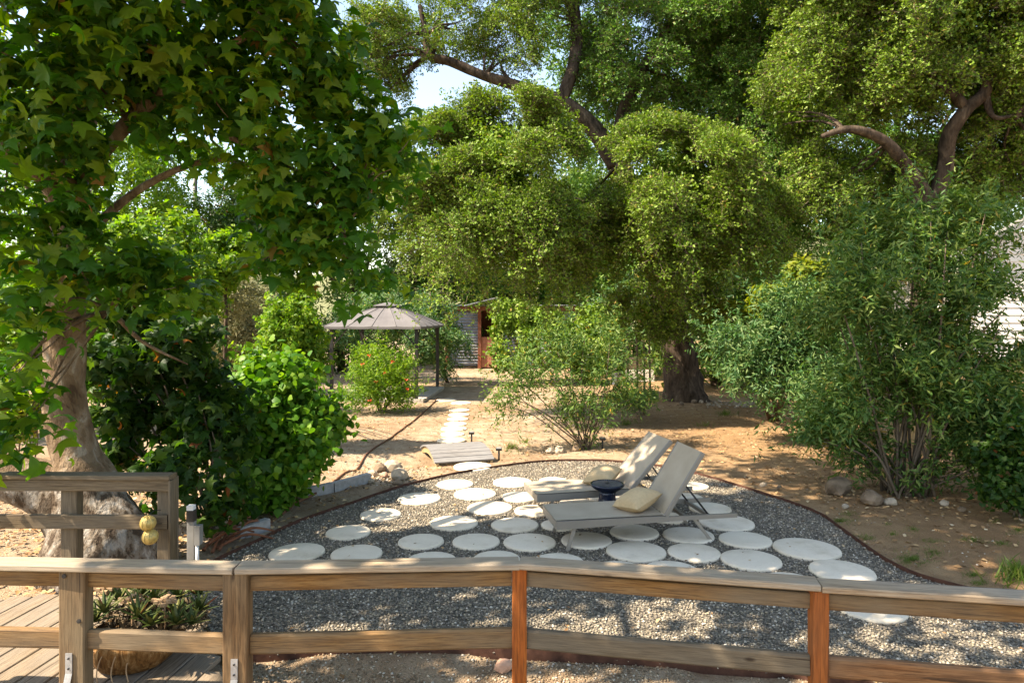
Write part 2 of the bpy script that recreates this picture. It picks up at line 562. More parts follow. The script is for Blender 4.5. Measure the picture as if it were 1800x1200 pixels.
def fan_template(rim, droop=0.12):
    vs_ = [(0.32, 0.0, 0.02)] + [(x, y, -droop * ((x - .32) ** 2 + y * y)) for x, y in rim]
    n = len(rim)
    return np.array(vs_, np.float32), np.array([(0, 1 + i, 1 + (i + 1) % n) for i in range(n)], np.int32)


TPL = {
    'oval': (np.array([(0, 0, 0), (.45, .30, .07), (1, 0, -.06), (.45, -.30, .07)], np.float32), np.array([(0, 2, 1), (0, 3, 2)], np.int32)),
    'lance': (np.array([(0, 0, 0), (.45, .13, .03), (1, 0, -.10), (.45, -.13, .03)], np.float32), np.array([(0, 2, 1), (0, 3, 2)], np.int32)),
    'tri': (np.array([(0, .17, 0), (0, -.17, .04), (1, 0, 0)], np.float32), np.array([(0, 1, 2)], np.int32)),
    'blade': (np.array([(0, .03, 0), (0, -.03, 0), (.55, -.022, .05), (.55, .022, .05), (1, 0, -.06)], np.float32), np.array([(0, 1, 2), (0, 2, 3), (3, 2, 4)], np.int32)),
    'maple': fan_template([(0, 0), (.03, .20), (-.12, .40), (.08, .40), (.17, .33), (.26, .50), (.36, .64), (.44, .46), (.50, .26), (.72, .17), (1.0, .0), (.72, -.17), (.50, -.26), (.44, -.46), (.36, -.64), (.26, -.50), (.17, -.33), (.08, -.40), (-.12, -.40), (.03, -.20)], 0.75),
    'vine': fan_template([(0, 0), (-.08, .25), (.22, .46), (.42, .40), (.60, .30), (.95, .0), (.60, -.30), (.42, -.40), (.22, -.46), (-.08, -.25)], 0.3),
}


def cloud_mesh(name, P, N, A, S, tpl):
    tv, tf = TPL[tpl]
    N = norm(N)
    A = norm(A - N * np.sum(A * N, 1, keepdims=True))
    B = np.cross(N, A)
    S = S[:, None, None]
    V = P[:, None, :] + S * (tv[None, :, 0:1] * A[:, None, :] + tv[None, :, 1:2] * B[:, None, :] + tv[None, :, 2:3] * N[:, None, :])
    k_ = len(tv)
    Fc = (tf[None] + (np.arange(len(P)) * k_)[:, None, None]).reshape(-1, 3)
    return npmesh(name, V.reshape(-1, 3), Fc, np.full(len(Fc), 3))


def rdir(n):
    return norm(rng.normal(size=(n, 3)))


UP = np.array([0, 0, 1.0])


def crown_pts(blobs, nleaf, sub=0.55, sprig=0.14, per=7, shell=0.6, dens=1.0, flat=0.8, cap=(.35, .25)):
    """blobs: (centre, radii).  Leaf points sit on sprigs, sprigs on lumps, lumps on the shell of each blob."""
    area = np.array([(b[1][0] * b[1][2] + b[1][0] * b[1][1] + b[1][1] * b[1][2]) for b in blobs])
    w = area / area.sum()
    C, U = [], []
    for (c, r), ar in zip(blobs, area):
        m = max(5, int(dens * 1.5 * ar / (sub * sub)))
        u = rdir(m)
        rr = shell + (1 - shell) * np.sqrt(rng.random((m, 1)))
        C.append(np.array(c) + u * rr * np.array(r))
        U.append(u)
    cnt = np.array([len(c) for c in C])
    off = np.concatenate([[0], np.cumsum(cnt)[:-1]])
    C, U = np.concatenate(C), np.concatenate(U)
    ns = max(1, nleaf // per)
    bi = rng.choice(len(blobs), ns, p=w)
    ci = off[bi] + (rng.random(ns) * cnt[bi]).astype(int)
    SR = sub * rng.uniform(0.55, 1.35, len(C))
    v_ = norm(rdir(ns) + cap[0] * UP + cap[1] * U[ci])
    sp_ = C[ci] + v_ * (SR[ci, None] * (0.35 + 0.65 * rng.random((ns, 1)) ** 0.6)) * np.array([1, 1, flat])
    out = norm(0.6 * v_ + 0.5 * U[ci] + 0.35 * UP)
    i = np.repeat(np.arange(ns), per)
    P = sp_[i] + rng.normal(size=(len(i), 3)) * sprig * 0.5
    return P, out[i]


def shoots(P, out, n, L, per=14):
    """leafy shoots standing out of a crown: points along curved lines that start at crown points"""
    i = rng.choice(len(P), n)
    d = norm(out[i] * .8 + UP * rng.uniform(.1, .9, (n, 1)) + .35 * rdir(n))
    l_ = L * rng.uniform(.4, 1.2, n)
    t = np.linspace(0, 1, per)[None, :, None]
    Q = P[i][:, None, :] + d[:, None, :] * l_[:, None, None] * t + rng.normal(size=(n, per, 3)) * .012
    Q[..., 2] -= .18 * l_[:, None] * t[..., 0] ** 2
    O = np.repeat(d[:, None, :], per, 1) * .6 + rng.normal(size=(n, per, 3)) * .5
    return Q.reshape(-1, 3), norm(O.reshape(-1, 3))


def leaves_of(P, out, size, jit=0.9, droop=0.2, var=0.3):
    n = len(P)
    N = norm(out + jit * rdir(n))
    A = norm(rdir(n) + 0.5 * out - droop * UP)
    S = size * rng.uniform(1 - var, 1 + var, n)
    return N, A, S


def ell(px, py, Z, rx, ry, rd=None):
    c = W(px, py, Z)
    return (tuple(c), (rx * Z / F, rd if rd else 0.8 * rx * Z / F, ry * Z / F))


def spline(pts, n=5):
    pts = [Vector(p) for p in pts]
    res = []
    for i in range(len(pts) - 1):
        p0, p1, p2, p3 = pts[max(i - 1, 0)], pts[i], pts[i + 1], pts[min(i + 2, len(pts) - 1)]
        for s in range(n):
            t = s / n
            res.append(0.5 * ((2 * p1) + (p2 - p0) * t + (2 * p0 - 5 * p1 + 4 * p2 - p3) * t * t + (3 * p1 - p0 - 3 * p2 + p3) * t ** 3))
    res.append(pts[-1])
    return res


def rspline(r, n=5):
    res = []
    for i in range(len(r) - 1):
        res += [r[i] + (r[i + 1] - r[i]) * s / n for s in range(n)]
    return res + [r[-1]]


def limb(name, pts, rad, m, parent, seg=10, wob=0.12):
    return MB().tube(spline(pts), rspline(rad), seg, True, wob).build(name, m, parent, True)


def auto_limbs(root, start, blobs, m, r0=0.12, every=1, name='limb', k_=0.35):
    for (c, r) in blobs[::every]:
        s, e = Vector(start), Vector(c)
        mid = s.lerp(e, 0.5) + Vector((rnd.uniform(-.2, .2), rnd.uniform(-.2, .2), -0.12 * (e - s).length * rnd.uniform(-.6, 1))) * 1.0
        q = s.lerp(e, 0.8) + Vector((rnd.uniform(-.3, .3), rnd.uniform(-.3, .3), rnd.uniform(-.1, .3)))
        end = e + Vector((rnd.uniform(-.5, .5) * r[0], rnd.uniform(-.5, .5) * r[1], rnd.uniform(0, .5) * r[2]))
        limb(name, [s, mid, q, end], [r0, r0 * .7, r0 * .45, r0 * .15], m, root, 7)


def twigs(root, anchors, blobs, m, r0, per=2):
    for (c, r) in blobs:
        c_ = Vector(c)
        a_ = min(anchors, key=lambda q: (q - c_).length)
        for k_ in range(per):
            e = c_ + Vector((rnd.uniform(-.8, .8) * r[0], rnd.uniform(-.8, .8) * r[1], rnd.uniform(-.5, .7) * r[2]))
            m1 = a_.lerp(e, .4) + Vector((rnd.uniform(-.15, .15), rnd.uniform(-.15, .15), rnd.uniform(-.05, .25))) * (e - a_).length * .5
            m2 = a_.lerp(e, .75) + Vector((rnd.uniform(-.15, .15), rnd.uniform(-.15, .15), rnd.uniform(-.1, .2))) * (e - a_).length * .4
            MB().tube(spline([a_, m1, m2, e], 4), rspline([r0, r0 * .7, r0 * .45, r0 * .15], 4), 5, True, .1).build('twig', m, root, True)


def foliage_part(root, blobs, n, leaf, tpl, m, name='foliage', sub=.5, sprig=.14, per=7, shell=.6, droop=.2, jit=.9, dens=1.0, flat=.8, nsh=0, lsh=.4, ndr=0, ldr=1.0, cap=(.35, .25)):
    P, out = crown_pts(blobs, n, sub, sprig, per, shell, dens, flat, cap)
    if ndr:
        low_ = np.where(out[:, 2] < .35)[0]
        i_ = rng.choice(low_, ndr)
        Pd, od = shoots(P[i_], out[i_] * .15 - UP * 1.3, ndr, ldr, 16)
        P, out = np.concatenate([P, Pd]), np.concatenate([out, od])
    if nsh:
        P_, o_ = shoots(P, out, nsh, lsh, 9)
        P, out = np.concatenate([P, P_]), np.concatenate([out, o_])
    keep = P[:, 2] > 0.03
    P, out = P[keep], out[keep]
    N, A, S = leaves_of(P, out, leaf, jit, droop)
    o = link(name, cloud_mesh(name, P, N, A, S, tpl), m, root)
    o['kind'] = 'stuff'
    return o


def leaf_objects(root, P, N, A, S, tpl, m, idx):
    tv, tf = TPL[tpl]
    me = npmesh('leaf', tv, tf, np.full(len(tf), 3))
    me.materials.append(m)
    N = norm(N); A = norm(A - N * np.sum(A * N, 1, keepdims=True)); B = np.cross(N, A)
    for i in idx:
        mw = Matrix(((A[i, 0] * S[i], B[i, 0] * S[i], N[i, 0] * S[i], P[i, 0]), (A[i, 1] * S[i], B[i, 1] * S[i], N[i, 1] * S[i], P[i, 1]),
                     (A[i, 2] * S[i], B[i, 2] * S[i], N[i, 2] * S[i], P[i, 2]), (0, 0, 0, 1)))
        link('leaf', me, m, root, mw)


def biggest_in_view(P, S, n):
    x = 900 + F * P[:, 0] / P[:, 1]
    y = HY + F * (CH - P[:, 2]) / P[:, 1]
    sc = S / np.maximum(P[:, 1], .5)
    ok = (x > 0) & (x < 1800) & (y > 0) & (y < 1200) & (P[:, 1] > 1)
    sc = np.where(ok, sc, 0)
    return np.argsort(-sc)[:min(n, int(ok.sum()))]


# --- leafy sprigs instanced over a crown (uncountable foliage only)
def sprig_object(name, leaf, n, L, m, seed):
    r_ = np.random.default_rng(seed)
    mb = MB()
    tips = []
    main = [Vector((L * t, .10 * L * math.sin(3 * t + seed), .12 * L * math.sin(2.2 * t + seed * 2) - .1 * L * t * t)) for t in (0, .35, .7, 1)]
    mb.tube(main, [.005, .004, .003, .0015], 3, False)
    for k_ in range(5):
        t = .2 + .16 * k_
        b_ = main[0].lerp(main[-1], t)
        e = b_ + Vector((.22, (.30 if k_ % 2 else -.30), float(r_.uniform(-.15, .3)))) * L
        mb.tube([b_, e], [.0025, .0012], 3, False)
        tips.append((b_, e))
    tips.append((main[0], main[-1]))
    tv, tf = TPL['oval']
    nt = len(mb.v), len(mb.f)
    for i in range(n):
        a_, e = tips[int(r_.integers(len(tips)))]
        p = a_.lerp(e, float(r_.uniform(.15, 1.05))) + Vector(r_.normal(size=3)) * .02
        ax = Vector(r_.normal(size=3)) + (e - a_).normalized() * 1.1
        ax.normalize()
        nn = (Vector(r_.normal(size=3)) * .8 + Vector((0, 0, 1)))
        nn = (nn - ax * nn.dot(ax)).normalized()
        bb = nn.cross(ax)
        s_ = leaf * float(r_.uniform(.65, 1.3))
        mb.add([p + (ax * q[0] + bb * q[1] + nn * q[2]) * s_ for q in tv.tolist()], tf.tolist())
    me = mb.mesh(name)
    me.materials.append(m); me.materials.append(M_twig)
    mi = np.zeros(len(me.polygons), np.int32); mi[:nt[1]] = 1
    me.polygons.foreach_set('material_index', mi)
    return bpy.data.objects.new(name, me)


def sprig_tree(ob):
    ng = bpy.data.node_groups.new('sprigs', 'GeometryNodeTree')
    ng.interface.new_socket('Geometry', in_out='INPUT', socket_type='NodeSocketGeometry')
    ng.interface.new_socket('Geometry', in_out='OUTPUT', socket_type='NodeSocketGeometry')
    N_ = ng.nodes.new
    gi, go = N_('NodeGroupInput'), N_('NodeGroupOutput')
    oi = N_('GeometryNodeObjectInfo'); oi.inputs['Object'].default_value = ob; oi.inputs['As Instance'].default_value = True
    ip = N_('GeometryNodeInstanceOnPoints')
    na = N_('GeometryNodeInputNamedAttribute'); na.data_type = 'FLOAT_VECTOR'; na.inputs['Name'].default_value = 'rot'
    ns = N_('GeometryNodeInputNamedAttribute'); ns.data_type = 'FLOAT'; ns.inputs['Name'].default_value = 'scl'
    er = N_('FunctionNodeEulerToRotation')
    ng.links.new(gi.outputs[0], ip.inputs['Points'])
    ng.links.new(oi.outputs['Geometry'], ip.inputs['Instance'])
    ng.links.new(na.outputs['Attribute'], er.inputs[0])
    ng.links.new(er.outputs[0], ip.inputs['Rotation'])
    ng.links.new(ns.outputs['Attribute'], ip.inputs['Scale'])
    ng.links.new(ip.outputs[0], go.inputs[0])
    return ng


SPR = {}


def sprig_foliage(root, blobs, n, leaf, m, name='foliage', sub=.55, shell=.7, dens=1.1, cap=(.7, .5), L=.34, nl=22, droop=.25, flat=.8, drapes=0, dl=1.3, parts=2):
    P, out = crown_pts(blobs, n, sub, .1, 1, shell, dens, flat, cap)
    if drapes:
        low_ = np.where(out[:, 2] < .3)[0]
        i_ = rng.choice(low_, drapes)
        Pd, od = shoots(P[i_], out[i_] * .15 - UP * 1.3, drapes, dl, 6)
        P, out = np.concatenate([P, Pd]), np.concatenate([out, od])
    keep = P[:, 2] > .3
    P, out = P[keep], out[keep]
    nn = len(P)
    A = norm(out * .9 + .7 * rdir(nn) - droop * UP)
    N = norm(UP * .8 + .5 * out + .6 * rdir(nn))
    N = norm(N - A * np.sum(A * N, 1, keepdims=True))
    B = np.cross(N, A)
    rot = np.stack([np.arctan2(B[:, 2], N[:, 2]), -np.arcsin(np.clip(A[:, 2], -1, 1)), np.arctan2(A[:, 1], A[:, 0])], 1).astype(np.float32)
    for q in range(parts):
        key = (m.name, leaf, q, L, nl)
        if key not in SPR:
            SPR[key] = sprig_tree(sprig_object('leafy_sprig', leaf, nl, L, m, 3 + q * 7))
        Pq, rq = P[q::parts].astype(np.float32), rot[q::parts]
        me = bpy.data.meshes.new(name)
        me.vertices.add(len(Pq)); me.vertices.foreach_set('co', Pq.ravel())
        at = me.attributes.new('rot', 'FLOAT_VECTOR', 'POINT'); at.data.foreach_set('vector', np.ascontiguousarray(rq).ravel())
        at = me.attributes.new('scl', 'FLOAT', 'POINT'); at.data.foreach_set('value', rng.uniform(.75, 1.3, len(Pq)).astype(np.float32))
        me.update()
        o = link(name, me, m, root)
        o['kind'] = 'stuff'
        md = o.modifiers.new('sprigs', 'NODES'); md.node_group = SPR[key]


def shrub(name, label, cat, base, blobs, n, leaf, tpl, m, group=None, stems=10, sr=0.02, leafobj=0, spread=.12, **kw):
    root = empty(name, base, label, cat, group)
    for i in range(stems):
        (c, r) = blobs[i % len(blobs)]
        s = Vector(base) + Vector((rnd.uniform(-spread, spread), rnd.uniform(-spread, spread), -.03))
        e = Vector(c) + Vector((rnd.uniform(-.7, .7) * r[0], rnd.uniform(-.7, .7) * r[1], rnd.uniform(-.3, .7) * r[2]))
        mid = s.lerp(e, .5) + Vector((rnd.uniform(-.1, .1), rnd.uniform(-.1, .1), rnd.uniform(0, .15) * (e - s).length))
        limb('stem', [s, mid, e], [sr, sr * .75, sr * .3], M_twig, root, 6, .05)
    P, out = crown_pts(blobs, n, kw.get('sub', .3), kw.get('sprig', .1), kw.get('per', 7), kw.get('shell', .4), kw.get('dens', 1.0), kw.get('flat', .85))
    if kw.get('nsh'):
        P_, o_ = shoots(P, out, kw['nsh'], kw.get('lsh', .35))
        P, out = np.concatenate([P, P_]), np.concatenate([out, o_])
    keep = P[:, 2] > 0.03
    P, out = P[keep], out[keep]
    N, A, S = leaves_of(P, out, leaf, kw.get('jit', .9), kw.get('droop', .2))
    rest = np.ones(len(P), bool)
    if leafobj:
        idx = biggest_in_view(P, S, leafobj)
        leaf_objects(root, P, N, A, S, tpl, m, idx)
        rest[idx] = False
    o = link('foliage', cloud_mesh('foliage', P[rest], N[rest], A[rest], S[rest], tpl), m, root)
    o['kind'] = 'stuff'
    return root


# ================================================================== THE SETTING
# patio outline in photo pixels (edging), far side left to right, then the near side right to left
far_px = [(330, 1040), (365, 1000), (405, 978), (450, 957), (527, 920), (618, 888.5), (695, 862), (740, 850), (800, 836), (880, 823), (957, 814), (1033, 812.5), (1092, 815), (1161, 823),
          (1212, 833), (1263, 847), (1329, 867.5), (1386, 886), (1440, 907), (1472, 929), (1535, 975), (1582, 1003), (1643, 1026), (1760, 1055)]
near_px = [(1425, 1193), (1350, 1186), (1183, 1172), (1017, 1160), (901, 1153), (790, 1147), (674, 1146), (560, 1150), (450, 1159), (395, 1168)]
far_w = spline([G(*p) for p in far_px], 3) + spline([G(1760, 1055), Vector((4.6, 5.75, 0)), Vector((7.5, 5.2, 0))], 3)[1:]
near_w = spline([Vector((6.5, 3.4, 0)), Vector((3.6, 4.2, 0))] + [G(*p) for p in near_px], 3)
poly = far_w + near_w
polyn = np.array([(p.x, p.y) for p in poly])


def inside(pts, poly_):
    x, y = pts[:, 0], pts[:, 1]
    res = np.zeros(len(pts), bool)
    j = len(poly_) - 1
    for i in range(len(poly_)):
        xi, yi = poly_[i]; xj, yj = poly_[j]
        cond = ((yi > y) != (yj > y)) & (x < (xj - xi) * (y - yi) / (yj - yi + 1e-12) + xi)
        res ^= cond
        j = i
    return res


BRC = Vector((-1.03, 12.6, 0))


def gheight(x, y):
    h = 0.05 * noise.noise(Vector((x * .35, y * .35, 3.1))) + 0.018 * noise.noise(Vector((x * 1.9, y * 1.9, 0)))
    # shallow dry wash running under the footbridge
    dx, dy = x - BRC.x, y - BRC.y
    along, across = dx * 0.94 + dy * 0.33, -dx * 0.33 + dy * 0.94
    h -= 0.16 * math.exp(-(across / .45) ** 2) * math.exp(-((along + 1.0) / 2.6) ** 2)
    return h


xs = sorted(set([-400, -150, -80, -50, -35, -25, -18] + [round(-14 + i * .22, 3) for i in range(128)] + [18, 25, 35, 50, 80, 150, 400]))
ys = sorted(set([-30, -10] + [round(-2 + i * .22, 3) for i in range(150)] + [34, 40, 50, 80, 150, 400, 900]))
grid = [(x, y) for y in ys for x in xs]
gp = np.array(grid)
ins = inside(gp, polyn)
dmin = np.full(len(gp), 9.0)
for (qx, qy) in polyn:
    dmin = np.minimum(dmin, np.hypot(gp[:, 0] - qx, gp[:, 1] - qy))
zz = []
for (x, y), i_, d_ in zip(grid, ins, dmin):
    h = gheight(x, y)
    f_ = 0.0 if i_ else min(1.0, d_ / 0.8)
    zz.append(h * f_ - 0.012 * (0 if i_ else 1) * 0 - (0.03 if i_ else 0))
nx = len(xs)
V = np.array([(x, y, z) for (x, y), z in zip(grid, zz)])
Fq = np.array([(j * nx + i, j * nx + i + 1, (j + 1) * nx + i + 1, (j + 1) * nx + i) for j in range(len(ys) - 1) for i in range(nx - 1)])
ground = link('ground', npmesh('ground', V, Fq, np.full(len(Fq), 4), True), M_dirt)
tag(ground, 'bare tan dirt ground of the garden', kind='structure')
GZ = {}


def gz(x, y):
    i = min(max(int(np.searchsorted(xs, x)) - 1, 0), nx - 2)
    j = min(max(int(np.searchsorted(ys, y)) - 1, 0), len(ys) - 2)
    tx = (x - xs[i]) / (xs[i + 1] - xs[i]); ty = (y - ys[j]) / (ys[j + 1] - ys[j])
    z = lambda a_, b_: zz[b_ * nx + a_]
    return (z(i, j) * (1 - tx) + z(i + 1, j) * tx) * (1 - ty) + (z(i, j + 1) * (1 - tx) + z(i + 1, j + 1) * tx) * ty


# gravel bed
GZB = 0.018
import bmesh
bm = bmesh.new()
vsb = [bm.verts.new((p.x, p.y, GZB)) for p in poly]
bm.faces.new(vsb)
bmesh.ops.triangulate(bm, faces=bm.faces[:])
bmesh.ops.recalc_face_normals(bm, faces=bm.faces[:])
for f_ in bm.faces:
    if f_.normal.z < 0:
        f_.normal_flip()
me = bpy.data.meshes.new('gravel_bed'); bm.to_mesh(me); bm.free()
tag(link('gravel_bed', me, M_bed), 'grey gravel bed of the patio', kind='structure')

# steel edging
def edging(name, pts, label, z0=-.05, z1=.06, t=.012):
    mb = MB()
    n = len(pts)
    for i, p in enumerate(pts):
        d = (pts[min(i + 1, n - 1)] - pts[max(i - 1, 0)]); d.z = 0; d.normalize()
        q = Vector((-d.y, d.x, 0)) * t / 2
        w_ = .006 * noise.noise(Vector((i * .9, 2, 0)))
        for (s, z) in ((1, z0), (1, z1 + w_), (-1, z1 + w_), (-1, z0)):
            mb.v.append(tuple(Vector((p.x, p.y, z)) + q * s))
    for i in range(n - 1):
        for s in range(4):
            mb.f.append((i * 4 + s, i * 4 + (s + 1) % 4, (i + 1) * 4 + (s + 1) % 4, (i + 1) * 4 + s))
    o = mb.build(name, M_steel)
    return tag(o, label, 'edging', 'steel edging strips of the patio')


edging('garden_edging', far_w, 'curved rusty steel edging along the far side of the gravel patio')
edging('garden_edging', near_w, 'rusty steel edging just behind the front railing', z1=.075)

# ------------------------------------------------------------------ pavers
rows = [
    [(758, 983, 90), (873, 980, 84), (981, 986, 93), (1087, 1001, 98), (1181, 1001, 98), (1389, 1022, 100), (1530, 1064, 118)],
    [(522, 968, 96), (627, 970, 90), (740, 949, 81), (837, 949, 84), (931, 950, 93), (1031, 947, 89), (1118, 966, 105), (1220, 968, 92), (1320, 981, 104), (1480, 1001, 109)],
    [(612, 933, 78), (798, 916.5, 85), (905, 920, 84), (984, 920, 66), (1115, 933, 86), (1210, 938, 89), (1310, 946, 91), (1418, 961.5, 113)],
    [(669, 902, 72), (861, 890, 80), (938, 895, 68), (1014, 883, 64), (1176, 908, 66), (1277, 916, 95)],
    [(737, 874, 76), (835, 866, 75), (915, 871, 66), (1072, 873, 74), (1206, 873, 62), (1248, 891, 73)],
    [(800, 849, 65), (901, 845.5, 69), (972, 843, 50), (1220, 852, 52)],
]
ORD = ['first', 'second', 'third', 'fourth', 'fifth', 'sixth', 'seventh', 'eighth', 'ninth', 'tenth']
PADS = []
pad_me = {}


def pad_mesh(r, h=0.045):
    mb = MB()
    mb.lathe([(r - .012, 0), (r - .002, .004), (r, h * .6), (r - .006, h - .004), (r - .018, h), (r * .5, h + .001), (.01, h + .002)], 40, (0, 0, 0), .004)
    return mb.mesh('paver', True)


def pad(px, py, wpx, label, group, ztop=.05):
    c = G(px, py, ztop)
    r = wpx / 2 * c.y / F
    PADS.append((c.x, c.y, r))
    o = link('round_paver', pad_mesh(r), M_paver, None, Matrix.Translation((c.x, c.y, ztop - .047)) @ Matrix.Rotation(rnd.uniform(0, 6), 4, 'Z') @ Matrix.Rotation(rnd.uniform(-.008, .008), 4, 'X'))
    root = o
    tag(root, label, 'paver', group)
    for q in range(rnd.choice((0, 1, 1, 2))):          # fallen leaf bits lie on the pavers, counted with the litter
        a_, rr = rnd.uniform(0, 6.3), r * math.sqrt(rnd.random()) * .85
        BITS.append((c.x + rr * math.cos(a_), c.y + rr * math.sin(a_), ztop + .005))
    return o


BITS = []
special = {(1, 5): 'round cream paver under the foot legs of the nearer lounger', (2, 4): 'round cream paver shaded beneath the middle of the nearer lounger',
           (2, 5): 'round cream paver under the rear legs of the nearer lounger', (0, 6): 'round white paver seen below the top rail, right of the second orange post',
           (1, 0): 'round white paver at the far left tip of the gravel patio', (1, 9): 'round white paver nearest the steel edging on the right, beside the rail joint',
           (2, 7): 'largest round white paver, right of the loungers near the steel edging', (3, 5): 'round cream paver under the tail of the nearer lounger frame',
           (4, 3): 'round cream paver under the navy side table', (5, 3): 'small round paver behind the raised backrest of the nearer lounger'}
for ri, row in enumerate(rows):
    for ci_, (px, py, w_) in enumerate(row):
        lab = special.get((ri, ci_)) or 'round cream concrete paver, %s from the left in the %s row behind the front railing' % (ORD[ci_], ORD[ri])
        pad(px, py, w_, lab, 'round pavers set in the gravel')
pad(831, 818, 67, 'round pale paver in the dirt right in front of the footbridge', 'round pavers leading to the gazebo')
path = [(793.6, 772, 51), (795.8, 761.6, 42), (798, 752, 46), (801, 743.7, 40), (805, 735, 38), (807, 727.6, 37), (807.5, 719.5, 37), (810.6, 707, 36), (784, 702, 38)]
for i, (px, py, w_) in enumerate(path):
    z = gz(*G(px, py, .0).xy) + .03
    lab = ('round stepping stone, %s beyond the footbridge on the way to the gazebo' % ORD[i]) if i < 8 else 'round stepping stone in shadow beside the gazebo platform'
    pad(px, py, w_, lab, 'round pavers leading to the gazebo', z)

# ------------------------------------------------------------------ gravel stones (uncountable)
def stones(name, P, size, m, label, flat=.6):
    n = len(P)
    oct_ = np.array([(1, 0, 0), (0, 1, 0), (-1, 0, 0), (0, -1, 0), (0, 0, 1), (0, 0, -1)], float)
    tri = np.array([(0, 1, 4), (1, 2, 4), (2, 3, 4), (3, 0, 4), (1, 0, 5), (2, 1, 5), (3, 2, 5), (0, 3, 5)])
    V_ = oct_[None] * rng.uniform(.65, 1.25, (n, 6, 1)) * (size * rng.uniform(.55, 1.35, n))[:, None, None]
    V_ += rng.normal(size=(n, 6, 3)) * size * .18
    V_ *= np.stack([np.ones(n), rng.uniform(.6, 1, n), flat * rng.uniform(.7, 1.2, n)], 1)[:, None, :]
    a_ = rng.uniform(0, 6.283, n); t_ = rng.normal(size=n) * .35
    c_, s_ = np.cos(a_)[:, None], np.sin(a_)[:, None]
    X, Y, Z_ = V_[..., 0], V_[..., 1], V_[..., 2]
    Y, Z_ = Y * np.cos(t_)[:, None] - Z_ * np.sin(t_)[:, None], Y * np.sin(t_)[:, None] + Z_ * np.cos(t_)[:, None]
    V_ = np.stack([X * c_ - Y * s_, X * s_ + Y * c_, Z_], -1) + P[:, None, :]
    Fc = (tri[None] + (np.arange(n) * 6)[:, None, None]).reshape(-1, 3)
    return tag(link(name, npmesh(name, V_.reshape(-1, 3), Fc, np.full(len(Fc), 3)), m), label, kind='stuff')


def jgrid(x0, x1, y0, y1, s):
    gx, gy = np.meshgrid(np.arange(x0, x1, s), np.arange(y0, y1, s))
    p = np.stack([gx.ravel(), gy.ravel()], 1)
    return p + rng.uniform(-.5, .5, p.shape) * s


gp2 = jgrid(-3.4, 6.0, 3.4, 13.0, .0262)
keep = inside(gp2, polyn)
# in view only, with a margin
keep &= np.abs(gp2[:, 0]) < gp2[:, 1] * .80
gp2 = gp2[keep]
for (cx, cy, r) in PADS:
    gp2 = gp2[np.hypot(gp2[:, 0] - cx, gp2[:, 1] - cy) > r - .006]
Pst = np.column_stack([gp2, GZB + rng.uniform(0.002, .010, len(gp2))])
stones('gravel', Pst, .0148, M_stone, 'loose grey gravel covering the patio')
gp3 = jgrid(-2.2, 4.0, 3.6, 5.4, .026)
nearpoly = np.array([(p.x, p.y + .0) for p in near_w] + [(-2.0, 3.0), (6.5, 3.0)])
keep = inside(gp3, nearpoly)
gp3 = gp3[keep]
dens_ = np.array([noise.noise(Vector((x * .9, y * 1.6, 5))) for x, y in gp3]) - 0.25 * gp3[:, 0] * .35
gp3 = gp3[rng.random(len(gp3)) < np.clip(.62 + dens_ * 1.2, .10, .97)]
stones('pea_gravel', np.column_stack([gp3, [gz(x, y) + .004 for x, y in gp3]]), .013, M_pea, 'tan pea gravel strewn on the dirt in front of the steel edging')

# ================================================================== DECK AND RAILINGS
DZ = .25
deck = empty('wooden_deck', (-3.5, 4.5, 0), 'weathered grey plank deck at the lower left', 'deck')
ux, uy = math.sin(.10), math.cos(.10)


def deck_far(x):            # y where the board whose centre is x ends: back edge or slanting right edge
    e = 5.75
    # slanting right edge from (-1.72,4.25) to (-2.75,5.75)
    if x > -2.75:
        e = 5.75 - (x + 2.75) * 1.5 / 1.03
    return e


bw, gap = .178, .012
x = -7.2
while x < -1.55:
    y1 = deck_far(x) + rnd.uniform(-.06, .06)
    y0 = 2.2
    if y1 - y0 > .25:
        o_ = (y1 - 4) * ux
        beam('plank', (x + (y0 - 5.0) * ux, y0, DZ - .02), (x + (y1 - 5.0) * ux, y1, DZ - .02), bw, .038, M_deck, deck, .005, 0, .0016)
    x += bw + gap
MB().box(-7.2, -2.9, 5.6, 5.68, -.1, DZ - .045).build('joist', M_deck, deck)
beam('joist', (-2.80, 5.62, .12), (-1.85, 4.22, .12), .04, .16, M_deck, deck)
beam('joist', (-7.0, 4.6, .12), (-2.3, 4.6, .12), .04, .16, M_deck, deck)

fr = empty('front_railing', (0, 4.1, 0), 'long weathered wood railing with wide cap crossing the bottom of the picture', 'railing')
q0, q1, q2, q3, q4, q5 = Vector((-3.9, 4.19, 0)), Vector((-2.62, 4.14, 0)), Vector((-1.62, 4.07, 0)), Vector((.044, 4.15, 0)), Vector((1.70, 3.82, 0)), Vector((3.37, 3.54, 0))
Z = lambda p, z: Vector((p.x, p.y, z))
# posts
POSTS = []
for p, w_, m_ in ((q1, .155, M_post), (q2, .145, M_post), (q3, .088, M_redpost), (q4, .088, M_redpost), (q5, .088, M_redpost)):
    POSTS.append(beam('post', Z(p, -.2), Z(p, 1.078), w_, w_ if w_ < .1 else .10, m_, fr, .008, 0, .0012))
# caps
cw, ct = .142, .038
cz = 1.10
for a_, b_, e0, e1 in ((q0, q2, 0, -.006), (q2, q3, .004, -.003), (q3, q4, .003, -.003), (q4, q5, .004, .1)):
    d = (b_ - a_).normalized()
    beam('cap', Z(a_ + d * e0, cz + rnd.uniform(-.004, .004)), Z(b_ + d * e1, cz + rnd.uniform(-.004, .004)), cw, ct, M_cap, fr, .007, 0, .002)
